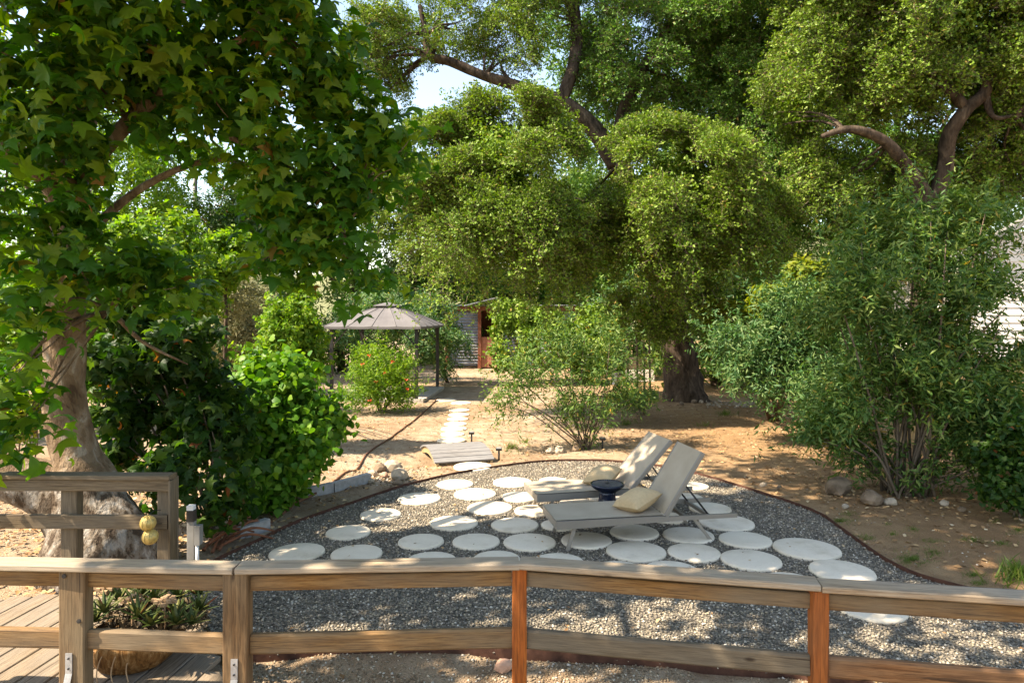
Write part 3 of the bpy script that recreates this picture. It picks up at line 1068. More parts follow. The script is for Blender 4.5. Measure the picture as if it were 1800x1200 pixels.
# rails
ps = [q0, q1, q2, q3, q4, q5]
hw = [0, .078, .073, .045, .045, .045]
for i in range(5):
    a_, b_ = ps[i], ps[i + 1]
    d = (b_ - a_).normalized()
    a2, b2 = a_ + d * (hw[i] + .001), b_ - d * (hw[i + 1] + .001)
    off = Vector((-d.y, d.x, 0)) * .012
    beam('upper_rail', Z(a2, 1.008) + off, Z(b2, 1.008) + off, .038, .088, M_rail, fr, .005, 0, .0015)
    beam('lower_rail', Z(a2, .648) + off, Z(b2, .648) + off, .05, .118, (M_rail, M_rail, M_rail, M_backrail, M_redrail)[i], fr, .012, 0, .002)
# brackets and bolts on the two deck posts
for ip, (p, dx) in enumerate(((q1, -.01), (q2, .0))):
    b0 = Z(p, .56) + Vector((dx, -.054, 0))
    mb = MB().box(-.02, .02, -.004, .002, -.09, .03)
    mb.add([(-.02, -.004, -.09), (.02, -.004, -.09), (.005, -.03, -.24), (-.035, -.03, -.24), (-.02, .001, -.092), (.02, .001, -.092), (.005, -.025, -.24), (-.035, -.025, -.24)],
           [(0, 3, 2, 1), (4, 5, 6, 7), (0, 1, 5, 4), (1, 2, 6, 5), (2, 3, 7, 6), (3, 0, 4, 7)])
    br = mb.build('bracket', M_galv, POSTS[ip], mw=Matrix.Translation(b0))
    for zz_ in (.0, -.06, -.15):
        MB().lathe([(.006, 0), (.006, .006), (.002, .008)], 8).build('bolt', M_black, POSTS[ip], mw=Matrix.Translation(b0 + Vector((0 if zz_ > -.1 else -.006, -.004 if zz_ > -.1 else -.015, zz_))) @ Matrix.Rotation(math.pi / 2, 4, 'X'))
for px, py in ((113, 1012), (139, 1091)):
    p = W(px, py, 4.086)
    MB().lathe([(.013, 0), (.013, .005), (.004, .006)], 10).build('bolt', M_black, POSTS[0], mw=Matrix.Translation(p) @ Matrix.Rotation(math.pi / 2, 4, 'X'))

brl = empty('back_railing', (-3.5, 5.65, DZ), 'shorter old wood railing at the back of the deck in front of the sycamore', 'railing')
YB = 5.66
Xp = lambda px, d=YB: (px - 900) / F * d
for px in (-160, 116, 287):
    beam('post', (Xp(px), YB + .08, DZ - .2), (Xp(px), YB + .08, 1.245), .135 if px > 0 else .1, .10, M_backrail, brl, .008, 0, .0015)
beam('cap', (Xp(-200), YB + .03, 1.27), (Xp(301), YB + .03, 1.262), .15, .036, M_backrail, brl, .006, 0, .004)
beam('upper_rail', (Xp(-200), YB, 1.20), (Xp(299), YB, 1.193), .04, .095, M_backrail, brl, .006, 0, .003)
beam('lower_rail', (Xp(-200), YB, .905), (Xp(296), YB, .893), .04, .112, M_backrail, brl, .006, 0, .003)
beam('trim', (Xp(300), YB + .035, DZ), (Xp(300), YB + .035, 1.235), .02, .12, M_backrail, brl, .003)

# two golden mesh globes hung on the back railing post
for i, (px, py, lab) in enumerate(((260, 919, 'upper of two golden openwork globes hung on the back railing post'), (264, 943, 'lower of two golden openwork globes hung on the back railing post'))):
    c = W(px, py, YB - .10)
    r = 13 * YB / F
    root = empty('globe_ornament', c, lab, 'ornament', 'golden globes on the back railing')
    MB().lathe([(r * math.sin(t) * .97 + .001, -r * .97 * math.cos(t)) for t in [math.pi * q / 12 for q in range(13)]], 20, tuple(c)).build('shell', M_globe, root, True)
    for k_ in range(5):
        pts = [c + Vector((math.cos(a_) * math.cos(k_ * .63), math.cos(a_) * math.sin(k_ * .63), math.sin(a_))) * (r * 1.0) for a_ in [q * math.pi / 10 for q in range(21)]]
        MB().tube(pts, .003, 5).build('rib', M_globe, root, True)
    MB().tube([c + Vector((0, 0, r)), c + Vector((.03, .05, r + .03)), c + Vector((.06, .09, r + .02))], .003, 5).build('hook', M_black, root)

# planter with succulents on the deck
pc = Vector((-2.56, 4.68, DZ))
pl = empty('stump_planter', pc, 'squat fibrous brown planter standing on the deck', 'planter')
MB().lathe([(.20, 0.0), (.245, .03), (.285, .10), (.30, .17), (.295, .215), (.27, .225), (.25, .20), (.05, .19)], 28, tuple(pc), .10).build('pot', M_pot, pl, True)
n_ = 1400
u_ = rdir(n_); u_[:, 2] = np.abs(u_[:, 2])
Pm = np.array(pc) + np.array([.06, .1, .18]) + u_ * np.array([.40, .30, .16]) * (rng.random((n_, 1)) ** .4)
N_, A_, S_ = leaves_of(Pm, u_, .07, 1.2, .1)
sm_ = link('soil', cloud_mesh('soil', Pm, N_, A_, S_, 'lance'), M_twiglit, pl)
sm_['kind'] = 'stuff'
sc_i = 0
succ = [(-.30, -.10, .16, 17), (-.16, -.19, .17, 18), (.02, -.05, .14, 15), (.13, -.20, .17, 18), (.30, -.06, .16, 17), (.40, .08, .15, 16), (.22, .14, .17, 18), (-.05, .16, .16, 16), (-.25, .12, .15, 16), (.44, -.12, .13, 15), (.10, .05, .2, 15), (-.38, .02, .13, 14), (.33, .2, .14, 14), (-.08, -.22, .15, 18), (.22, -.22, .15, 18), (-.27, -.2, .13, 16), (.0, .1, .18, 18), (.36, -.17, .14, 16), (-.12, .02, .16, 18)]
for (dx, dy, L, nb) in succ:
    c = pc + Vector((dx, dy, .30 + .10 * (1 - abs(dx) / .5) + rnd.uniform(-.03, .04)))
    mb = MB()
    for k_ in range(nb):
        a_ = k_ * 2.399; el = .35 + .95 * (k_ / nb)
        d = Vector((math.cos(a_) * math.cos(el), math.sin(a_) * math.cos(el), math.sin(el)))
        s = Vector((-math.sin(a_), math.cos(a_), 0))
        l_ = L * rnd.uniform(.8, 1.15)
        n2 = d.cross(s)
        pts = [c + d * l_ * t + Vector((0, 0, -.12 * l_ * t * t)) for t in (0, .35, .7, 1)]
        ws = (.010, .014, .009, .001)
        vs_ = []
        for p_, w2 in zip(pts, ws):
            vs_ += [p_ + s * w2, p_ + n2 * w2 * .5, p_ - s * w2]
        mb.add(vs_, [(i * 3, i * 3 + 1, i * 3 + 4, i * 3 + 3) for i in range(3)] + [(i * 3 + 1, i * 3 + 2, i * 3 + 5, i * 3 + 4) for i in range(3)] + [(i * 3 + 2, i * 3, i * 3 + 3, i * 3 + 5) for i in range(3)])
    mb.build('rosette', L_succ, pl)
for (dx, dy) in ((-.22, .05), (.10, .22), (.02, -.08), (-.36, .1), (.25, -.1)):
    c = pc + Vector((dx, dy, .46 + rnd.uniform(-.05, .05)))
    mb = MB().tube([c - Vector((0, 0, .2)), c], .006, 5)
    for k_ in range(26):
        a_ = k_ * 2.4; rr = .07 * math.sqrt(k_ / 26)
        e = c + Vector((math.cos(a_) * rr, math.sin(a_) * rr * .8, .012 * math.cos(k_)))
        mb.box(e.x - .014, e.x + .014, e.y - .01, e.y + .01, e.z - .007, e.z + .012)
    mb.build('dried_flower', M_deadfl, pl)
for k_ in range(4):
    a_ = -1.9 + k_ * .35
    s = pc + Vector((math.cos(a_) * .24, math.sin(a_) * .24, .2))
    MB().tube(spline([s, s + Vector((-.05, -.06, -.02)), s + Vector((-.07, -.09, -.12)), s + Vector((-.05, -.10, -.2))]), .004, 5).build('trailing_stem', M_deadfl, pl)

# ================================================================== LOUNGERS
def lounger(name, label, foot, yaw, back_deg, group):
    root = empty(name, (foot[0], foot[1], GZB), label, 'lounger', group)
    R = Matrix.Translation((foot[0], foot[1], GZB)) @ Matrix.Rotation(yaw, 4, 'Z')
    Wd, HS, HX, LT = .66, .335, 1.24, 2.12
    hw_ = Wd / 2

    def B(nm, mb, m, smooth=False, parent=root):
        return mb.build(nm, m, parent, smooth, R)
    for s in (-1, 1):
        mb = MB()
        # deep seat rail, thinner tail rail
        mb.add([(0, s * hw_ - .016, HS - .10), (HX + .06, s * hw_ - .016, HS - .075), (HX + .06, s * hw_ - .016, HS - .012), (0, s * hw_ - .016, HS - .008),
                (0, s * hw_ + .016, HS - .10), (HX + .06, s * hw_ + .016, HS - .075), (HX + .06, s * hw_ + .016, HS - .012), (0, s * hw_ + .016, HS - .008)],
               [(0, 3, 2, 1), (4, 5, 6, 7), (0, 1, 5, 4), (1, 2, 6, 5), (2, 3, 7, 6), (3, 0, 4, 7)])
        B('side_rail', mb, M_frame)
        B('tail_rail', MB().box(HX + .061, LT, s * hw_ - .015, s * hw_ + .015, HS - .07, HS - .022), M_frame)
        for (xa, xb) in ((.22, .13), (1.62, 1.82)):
            t = .021
            ya, yb = s * (hw_ - .03), s * (hw_ - .005)
            mb = MB()
            mb.add([(xa - t, ya - .013, HS - .08), (xa + t, ya - .013, HS - .08), (xa + t, ya + .013, HS - .08), (xa - t, ya + .013, HS - .08),
                    (xb - t, yb - .013, 0), (xb + t, yb - .013, 0), (xb + t, yb + .013, 0), (xb - t, yb + .013, 0)],
                   [(0, 1, 2, 3), (7, 6, 5, 4), (4, 5, 1, 0), (5, 6, 2, 1), (6, 7, 3, 2), (7, 4, 0, 3)])
            B('leg', mb, M_frame)
    B('crossbar', MB().box(.0, .03, -hw_ + .017, hw_ - .017, HS - .10, HS - .012), M_frame)
    B('crossbar', MB().box(1.78, 1.815, -hw_ + .016, hw_ - .016, HS - .066, HS - .03), M_frame)
    B('crossbar', MB().box(1.5, 1.53, -hw_ + .016, hw_ - .016, HS - .066, HS - .03), M_frame)
    # seat sling: slightly sagging sheet with thickness
    mb = MB()
    nx_, ny_ = 12, 6
    for lay in (0, 1):
        for i in range(nx_ + 1):
            for j in range(ny_ + 1):
                x_ = .0 + (HX + .0) * i / nx_
                y_ = -hw_ + .004 + (Wd - .008) * j / ny_
                sag = -.012 * math.sin(math.pi * j / ny_) * math.sin(math.pi * min(1, i / nx_ + .02))
                mb.v.append((x_, y_, HS + sag - (.01 if lay else 0)))
    st = (nx_ + 1) * (ny_ + 1)
    for i in range(nx_):
        for j in range(ny_):
            q = i * (ny_ + 1) + j
            mb.f.append((q, q + ny_ + 1, q + ny_ + 2, q + 1))
            mb.f.append((st + q + 1, st + q + ny_ + 2, st + q + ny_ + 1, st + q))
    B('seat', mb, M_sling, True)
    # backrest
    al = math.radians(back_deg)
    LB = .82
    H = Matrix.Translation((HX + .015, 0, HS - .005)) @ Matrix.Rotation(-al, 4, 'Y')
    bk = MB().box(0, LB, -hw_ + .014, hw_ - .014, -.004, .008).build('backrest', M_sling, root, False, R @ H)
    for s in (-1, 1):
        MB().prof(cprof(.03, .05, .004), LB).build('back_rail', M_frame, bk, False, R @ H @ Matrix.Translation((0, s * (hw_ - .0), -.012)))
    MB().box(LB - .03, LB, -hw_ + .016, hw_ - .016, -.035, -.006).build('top_bar', M_frame, bk, False, R @ H)
    MB().box(.40, .43, -hw_ + .016, hw_ - .016, -.035, -.006).build('back_bar', M_frame, bk, False, R @ H)
    bp = H @ Vector((.415, 0, -.03))
    for s in (-1, 1):
        rod = MB().tube([(bp.x, s * (hw_ - .06), bp.z), (1.80, s * (hw_ - .06), HS - .04)], .011, 8)
        rod.build('prop', M_black, root, True, R)
    # pillow against the backrest
    return root, R, H, HS, HX


def pillow(label, M_, w=.50, h=.40, t=.15):
    mb = MB()
    n = 16
    for lay in (1, -1):
        for i in range(n + 1):
            for j in range(n + 1):
                a_, b_ = -1 + 2 * i / n, -1 + 2 * j / n
                e = max(0, (1 - a_ ** 2)) ** .48 * max(0, (1 - b_ ** 2)) ** .48
                px_ = a_ * (1 - .10 * (1 - abs(b_)) * abs(a_) ** 3 * 0 - .07 * (1 - b_ * b_) * abs(a_)) * w / 2
                py_ = b_ * (1 - .07 * (1 - a_ * a_) * abs(b_)) * h / 2
                wr = .012 * noise.noise(Vector((a_ * 2.2, b_ * 2.2, lay + w)))
                mb.v.append((px_, py_, lay * (t / 2 * e) + wr * e))
    st = (n + 1) ** 2
    for i in range(n):
        for j in range(n):
            q = i * (n + 1) + j
            mb.f.append((q, q + n + 1, q + n + 2, q + 1))
            mb.f.append((st + q + 1, st + q + n + 2, st + q + n + 1, st + q))
    o = mb.build('throw_pillow', M_pillow, None, True, M_)
    return tag(o, label, 'pillow', 'pillows on the loungers')


GRP = 'sun loungers on the gravel patio'
yw1 = math.radians(10)
foot1 = Vector((.48, 7.50, 0)) + Vector((-math.sin(yw1), math.cos(yw1), 0)) * .33
_, R1, H1, HS, HX = lounger('sun_lounger', 'nearer taupe sling lounger, its backrest raised steeply and dappled by sun', foot1, yw1, 57, GRP)
yw2 = math.radians(13)
foot2 = Vector((.31, 8.60, 0)) + Vector((-math.sin(yw2), math.cos(yw2), 0)) * .33
_, R2, H2, _, _ = lounger('sun_lounger', 'farther taupe sling lounger with a shaded grey backrest leaning back', foot2, yw2, 47, GRP)
pillow('tan pillow catching the sun on the nearer lounger', R1 @ Matrix.Translation((1.03, -.05, HS + .105)) @ Matrix.Rotation(-.30, 4, 'Y') @ Matrix.Rotation(.45, 4, 'Z'), .44, .42, .24)
pillow('tan pillow in shade on the farther lounger', R2 @ Matrix.Translation((1.0, .03, HS + .10)) @ Matrix.Rotation(-.25, 4, 'Y') @ Matrix.Rotation(.8, 4, 'Z'), .44, .42, .24)

# navy side table
tcx = Vector((1.19, 8.60, GZB + .0))
tb = empty('side_table', tcx, 'round navy ceramic side table between the two loungers', 'side table')
MB().lathe([(.125, 0), (.148, .01), (.15, .05), (.148, .19), (.135, .225), (.115, .25), (.105, .29), (.103, .34), (.112, .372), (.10, .373)], 32, tuple(tcx)).build('pedestal', M_navy, tb, True)
MB().lathe([(.10, .372), (.13, .384), (.175, .415), (.205, .442), (.214, .458), (.211, .470), (.20, .474), (.19, .466), (.17, .462)], 40, tuple(tcx)).build('bowl_rim', M_navy, tb, True)
mb = MB()
nseg = 48
for i in range(nseg):
    a0, a1 = 2 * math.pi * i / nseg, 2 * math.pi * (i + .62) / nseg
    vs_ = []
    for (r, z) in ((.03, .474), (.185, .469)):
        for a_ in (a0, a1):
            vs_.append((tcx.x + r * math.cos(a_), tcx.y + r * math.sin(a_), tcx.z + z))
            vs_.append((tcx.x + r * math.cos(a_), tcx.y + r * math.sin(a_), tcx.z + z - .012))
    mb.add(vs_, [(0, 4, 6, 2), (0, 1, 5, 4), (2, 6, 7, 3), (4, 5, 7, 6)])
mb.lathe([(.19, .455), (.19, .462), (.02, .463)], 32, tuple(tcx))
mb.build('ribbed_top', M_stooltop, tb)

# ================================================================== FOOTBRIDGE
bd = Vector((-.30, .95, 0)).normalized(); bs = Vector((bd.y, -bd.x, 0))
BL, BW = 1.45, 1.06
br_o = empty('footbridge', BRC, 'small arched grey plank footbridge over the dry wash', 'bridge')
npk = 10
arch = lambda t: .05 + .15 * (1 - (2 * t - 1) ** 2)
for i in range(npk):
    t = (i + .5) / npk
    c = BRC + bd * (BL * (t - .5)) + Vector((0, 0, arch(t)))
    sl_ = math.atan2(arch(t + .04) - arch(t - .04), BL * .08)
    x_, y_ = bs, (bd * math.cos(sl_) + Vector((0, 0, math.sin(sl_))))
    z_ = x_.cross(y_)
    mw = Matrix.Translation(c - bs * BW / 2) @ Matrix((x_, y_, z_)).transposed().to_4x4()
    MB().prof(cprof(BL / npk - .008, .03, .004), BW + rnd.uniform(-.01, .01)).build('plank', M_bridge, br_o, mw=mw)
for s in (-1, 1):
    mb = MB()
    n = 12
    for i in range(n + 1):
        t = i / n
        c = BRC + bd * (BL * (t - .5)) + bs * s * (BW / 2 - .05)
        for (dw, dz) in ((-.02, -.13 if 0.15 < t < .85 else -.10), (.02, -.13 if 0.15 < t < .85 else -.10), (.02, -.018), (-.02, -.018)):
            mb.v.append(tuple(c + bs * dw + Vector((0, 0, arch(t) + dz))))
    for i in range(n):
        for k_ in range(4):
            mb.f.append((i * 4 + k_, i * 4 + (k_ + 1) % 4, (i + 1) * 4 + (k_ + 1) % 4, (i + 1) * 4 + k_))
    mb.f += [(3, 2, 1, 0), tuple(n * 4 + k_ for k_ in range(4))]
    mb.build('side_beam', M_fence, br_o)

# ================================================================== GAZEBO
ga = empty('gazebo', (-3.6, 21, 0), 'black framed gazebo with a pale brown canopy on a concrete platform', 'gazebo')
FR, FL_, RR, RL = G(732, 707), G(583, 705), G(769, 684), G(637, 683)
ztopg = 2.24
fy, by = FR.y, RR.y
# platform
pf = [G(744, 708.5, .0), G(781, 684.5, .0), G(628, 683.5, 0), G(566, 707, 0)]
for p in pf: p.z = 0
mb = MB()
mb.add([Z(p, -.05) for p in pf] + [Z(p, .10) for p in pf], [(3, 2, 1, 0), (4, 5, 6, 7)] + [(i, (i + 1) % 4, 4 + (i + 1) % 4, 4 + i) for i in range(4)])
mb.build('platform', M_slab, ga)
gcol = [FL_, FR, RR, RL]
for p in gcol:
    beam('post', Z(p, .10), Z(p, ztopg), .10, .10, M_black, ga)
for i in range(4):
    a_, b_ = gcol[i], gcol[(i + 1) % 4]
    d = (b_ - a_).normalized()
    beam('beam', Z(a_, ztopg - .04) + d * .051, Z(b_, ztopg - .04) - d * .051, .06, .09, M_black, ga)
    for (p, dd) in ((a_, d), (b_, -d)):
        beam('brace', Z(p, ztopg - .55) + dd * .05, Z(p, ztopg - .09) + dd * .48, .035, .035, M_black, ga)
cen = sum(gcol, Vector()) / 4
apex = Z(cen, ztopg + .72)
cor = []
for p in gcol:
    cor.append(cen + (p - cen) * 1.14)
nm = 4
for i in range(4):
    a_, b_ = Z(cor[i], ztopg + .0), Z(cor[(i + 1) % 4], ztopg + .0)
    for k_ in range(nm):                    # canopy panels between seams
        mb = MB()
        P0, P1 = a_.lerp(b_, k_ / nm), a_.lerp(b_, (k_ + 1) / nm)
        cols_ = []
        T0, T1 = apex.lerp(P0, .17), apex.lerp(P1, .17)
        nn = 6
        vs_ = []
        for t in range(nn + 1):
            f_ = t / nn
            for s_ in range(4):
                q = T0.lerp(P0, f_).lerp(T1.lerp(P1, f_), s_ / 3)
                q = q + Vector((0, 0, .025 * math.sin(math.pi * f_) - .015 * math.sin(math.pi * s_ / 3)))
                vs_.append(q)
        fs = [(t * 4 + s_, t * 4 + s_ + 1, (t + 1) * 4 + s_ + 1, (t + 1) * 4 + s_) for t in range(nn) for s_ in range(3)]
        base_n = len(vs_)
        lo = [vs_[nn * 4 + s_] - Vector((0, 0, .07)) for s_ in range(4)]
        vs_ += lo
        fs += [(nn * 4 + s_, nn * 4 + s_ + 1, base_n + s_ + 1, base_n + s_) for s_ in range(3)]
        mb.add(vs_, fs)
        cpn = mb.build('canopy_panel', M_canopy, ga)
        sm = [T0.lerp(P0, t / nn) + Vector((0, 0, .025 * math.sin(math.pi * t / nn) + .004)) for t in range(nn + 1)]
        MB().tube(sm, .012, 5).build('seam', M_canopy, cpn, True)
    # vent cap
    c0, c1 = apex.lerp(a_, .24) + Vector((0, 0, .09)), apex.lerp(b_, .24) + Vector((0, 0, .09))
    MB().add([c0, c1, apex + Vector((0, 0, .03)), c0 - Vector((0, 0, .03)), c1 - Vector((0, 0, .03))], [(0, 1, 2), (3, 4, 1, 0)]).build('vent_cap', M_canopy, ga)

# ================================================================== SMALL THINGS ON THE GROUND
def icos(sub=2):
    b_ = bmesh.new()
    bmesh.ops.create_icosphere(b_, subdivisions=sub, radius=1)
    v_ = [v.co.copy() for v in b_.verts]; f_ = [tuple(q.index for q in f.verts) for f in b_.faces]
    b_.free()
    return v_, f_


IV, IF = icos(2)


def rock(label, c, r, m, group, sz=.65, name='rock', sink=.25):
    o_ = Vector((rnd.uniform(0, 90), 0, 0))
    vs_ = []
    for v in IV:
        d = 1 + .35 * noise.noise(v * 1.1 + o_) + .12 * noise.noise(v * 3 + o_)
        vs_.append((v.x * r * d, v.y * r * d * .85, max(v.z * sz * d, -sink - .1) * r + r * sz * (1 - sink) * .9))
    o = MB().add(vs_, IF).build(name, m, None, False, Matrix.Translation(c) @ Matrix.Rotation(rnd.uniform(0, 6), 4, 'Z'))
    return tag(o, label, 'rock', group)


def gput(px, py, dz=0.0):
    p = G(px, py)
    p.z = gz(p.x, p.y) + dz
    return p


for (px, py, w_, m_, lab) in [
    (887, 1178, 17, M_rockpink, 'angular pinkish rock at the foot of the middle orange post'),
    (968, 791, 9, M_rockpale, 'left of two pale rocks left of the vase shaped bush base'), (984, 792, 11, M_rockpale, 'right of two pale rocks left of the vase shaped bush base'),
    (1012, 790, 8, M_rock, 'small brown rock close to the vase shaped bush base'),
    (1474, 867, 25, M_rock, 'large brown rock left of the big right shrub'), (1534, 887, 21, M_rock, 'wide grey brown rock below the big right shrub'),
    (1565, 888, 11, M_rockpale, 'pale round rock right of the wide grey brown rock'), (1486, 894, 7, M_rockpale, 'small pale rock in front of the large brown rock'),
    (1660, 886, 9, M_rockpale, 'pale rock under the right end of the big shrub'), (1341, 854, 7, M_rockpale, 'lone pale stone on the bare dirt right of the loungers'),
    (1690, 897, 8, M_rock, 'small tan rock farthest right under the big shrub'), (1370, 856, 5, M_rock, 'tiny brown stone right of the lone pale stone'),
    (690, 826, 17, M_rockpale, 'upright pale rock in the dry wash left of the footbridge'), (668, 829, 13, M_rock, 'dark rounded rock in the dry wash beside the upright pale rock'),
    (702, 841, 17, M_rockpale, 'flat sunlit rock at the lower end of the dry wash'), (699, 852, 9, M_rock, 'small dark rock on the bank below the flat sunlit rock'),
    (655, 836, 9, M_rockpale, 'small pale rock beside the concrete block end'), (676, 838, 8, M_rockpink, 'reddish rock in the dry wash'), (652, 848, 7, M_rockpale, 'tiny white rock at the concrete block end'),
    (1207, 707, 8, M_rockpale, 'round pale rock in front of the oak trunk'), (1220, 709, 6, M_rock, 'brown stone right of the round pale rock at the oak trunk'),
    (1232, 709, 5, M_rockpale, 'pale stone at the right foot of the oak trunk'), (1198, 712, 5, M_rock, 'dull stone left of the round pale rock at the oak trunk'),
]:
    p = gput(px, py)
    rock(lab, p, w_ * p.y / F, m_, 'rocks lying in the garden', .7)
# line of pale stones right of the oak trunk
Pq = []
for i in range(60):
    p = gput(rnd.uniform(1240, 1330), rnd.uniform(707, 717)); Pq.append((p.x, p.y, p.z + .02))
stones('stone_border', np.array(Pq), .07, M_rockpale, 'scatter of pale stones along the ground right of the oak trunk', .8)
Pq = []
for i in range(500):
    t = rnd.random()
    p = G(655 + 60 * t + rnd.gauss(0, 22), 835 + rnd.gauss(0, 9)); Pq.append((p.x, p.y, gz(p.x, p.y) + .005))
stones('wash_pebbles', np.array(Pq), .022, M_pea, 'pebbles lying in the dry wash left of the footbridge', .8)
Pq = []
for i in range(5000):
    p = Vector((rnd.uniform(-6, 9), rnd.uniform(7, 19), 0))
    Pq.append((p.x, p.y, gz(p.x, p.y) + .002))
Pq = np.array(Pq); Pq = Pq[~inside(Pq[:, :2], polyn)]
stones('loose_pebbles', Pq, .013, M_pea, 'small pebbles and clods scattered over the dirt', .7)

# concrete blocks beside the vine bush
for (a_, b_, lab) in (((527, 877), (583, 864), 'left grey concrete edging block beside the vine covered bush'), ((585, 863.5), (648, 847), 'right grey concrete edging block pointing at the dry wash'),
                      ((418, 948), (470, 931), 'mossy concrete block at the end of the reddish branches')):
    p, q = gput(*a_), gput(*b_)
    o = beam('concrete_block', p + Vector((0, 0, .05)), q + Vector((0, 0, .06)), .10, .17, M_block, None, .008, 0, .004)
    tag(o, lab, 'concrete block', 'concrete blocks along the bank')

# hose across the dirt
hp = [(770, 701), (748, 722), (720, 745), (690, 768), (655, 790), (625, 815), (590, 845), (555, 872), (520, 890), (490, 910), (470, 925)]
pts = spline([gput(*p, .02) for p in hp], 6)
for i, p in enumerate(pts):
    p.z = gz(p.x, p.y) + .018 + (.03 if 40 < i < 50 else 0)
tag(MB().tube(pts, .018, 8, True, .05).build('garden_hose', M_hose, None, True), 'long brown hose snaking from the gazebo past the vine bush', 'hose')
# pile of reddish branches
for i in range(13):
    t = i / 13
    y_ = 905 + 0
    s = gput(360 + rnd.uniform(-5, 50), 962 + rnd.uniform(-18, 14), .03 + .02 * i % 3 * .02)
    e = gput(470 + rnd.uniform(-70, 45), 938 + rnd.uniform(-10, 12), .05)
    if i % 4 == 3:
        e = s + Vector((rnd.uniform(.2, .6), rnd.uniform(-.2, .4), rnd.uniform(.05, .2)))
    mid = s.lerp(e, .5) + Vector((rnd.uniform(-.08, .08), rnd.uniform(-.08, .08), rnd.uniform(.02, .12)))
    o = MB().tube(spline([s, mid, e], 5), rspline([.018, .016, .010], 5), 6, True, .15).build('cut_branch', M_redbranch, None, True)
    tag(o, 'reddish cut branch in the pile between sycamore and patio edging', 'branch', 'pile of reddish cut branches')

# solar path lights
def path_light(px, py, h, lab):
    p = gput(px, py)
    root = empty('path_light', p, lab, 'garden light', 'black solar path lights')
    MB().tube([p - Vector((0, 0, .05)), p + Vector((0, 0, h - .03))], .018, 8).build('stake', M_black, root, True)
    hd = MB().box(-.055, .055, -.045, .045, 0, .035).build('head', M_black, root, mw=Matrix.Translation(p + Vector((0, 0, h - .03))) @ Matrix.Rotation(.2, 4, 'X'))
    MB().box(-.045, .045, -.036, .036, .036, .039).build('panel', M_greymetal, hd, mw=Matrix.Translation(p + Vector((0, 0, h - .03))) @ Matrix.Rotation(.2, 4, 'X'))


path_light(877, 806, .23, 'black stake light at the near right corner of the footbridge')
path_light(829, 777, .21, 'black stake light at the far end of the footbridge')
path_light(1059, 790, .22, 'black stake light right of the vase shaped bush base')

# outlet post beside the sycamore
p = gput(337, 985)
p = Vector((Xp(337, 6.9), 6.9, 0))
op = empty('outlet_post', p, 'grey metal post with an outlet box and white conduit right of the back railing', 'outlet post')
beam('post', p, p + Vector((0, 0, .53)), .075, .06, M_greymetal, op)
MB().box(-.035, .035, -.04, .03, .53, .64).build('light_head', M_black, op, mw=Matrix.Translation(p))
MB().box(-.032, .032, -.045, .02, .645, .69).build('label_plate', M_white, op, mw=Matrix.Translation(p) @ Matrix.Rotation(.0, 4, 'X'))
MB().box(.045, .10, -.05, .03, .30, .49).build('outlet_box', M_greymetal, op, mw=Matrix.Translation(p))
MB().tube([p + Vector((.065, -.02, -.02)), p + Vector((.065, -.02, .30))], .016, 8).build('conduit', M_white, op, True)

# ================================================================== SHED, HOUSE, FENCE BEHIND
SY = 33.0
sh = empty('corrugated_shed', (1.2, SY, 0), 'long low shed of corrugated iron and red timber behind the oak', 'shed')


def corr_panel(x0, x1, z0, z1, y, m):
    mb = MB()
    n = int((z1 - z0) / .02)
    vs_ = []
    for i in range(n + 1):
        z = z0 + (z1 - z0) * i / n
        yy = y + .035 * math.sin(i * 2 * math.pi * .02 / .14)
        vs_ += [(x0, yy, z), (x1, yy, z)]
    mb.add(vs_, [(2 * i, 2 * i + 1, 2 * i + 3, 2 * i + 2) for i in range(n)])
    return mb.build('iron_sheet', m, sh)


for (pa, pb) in ((790, 842), (880, 925), (926, 965), (966, 1006), (1018, 1050)):
    x0, x1 = Xp(pa, SY), Xp(pb, SY)
    corr_panel(x0, x1 - .02, .15, 1.45, SY, M_corr)
    corr_panel(x0, x1 - .02, 1.40, 2.75, SY + .03, M_corr)
MB().box(Xp(844, SY), Xp(876, SY), SY - .02, SY + .05, 0.05, 1.5).build('clay_panel', M_terracotta, sh)
for px in (786, 843, 879, 1011, 1054):
    beam('timber_post', (Xp(px, SY), SY - .06, 0), (Xp(px, SY), SY - .06, 2.8), .16 if px != 1011 else .22, .12, M_shedpost, sh)
beam('fascia', (Xp(775, SY), SY - .1, 2.86), (Xp(1075, SY), SY - .1, 2.86), .05, .2, M_shedpost, sh)
beam('roof_sheet', (Xp(775, SY), SY + 1.0, 3.02), (Xp(1075, SY), SY + 1.0, 3.02), 2.6, .04, M_corr, sh)
beam('roof_sheet', (Xp(818, SY), SY - .5, 2.98), (Xp(876, SY), SY - .5, 3.38), 1.2, .04, M_corr, sh)
for i in range(9):
    x0 = Xp(1056, SY) + i * .17
    beam('board', (x0, SY, 0), (x0, SY, 2.5), .15, .03, M_backrail, sh)
MB().box(Xp(780, SY), Xp(1075, SY), SY + 1.9, SY + 2.0, 0, 2.95).build('back_wall', M_shedpost, sh)
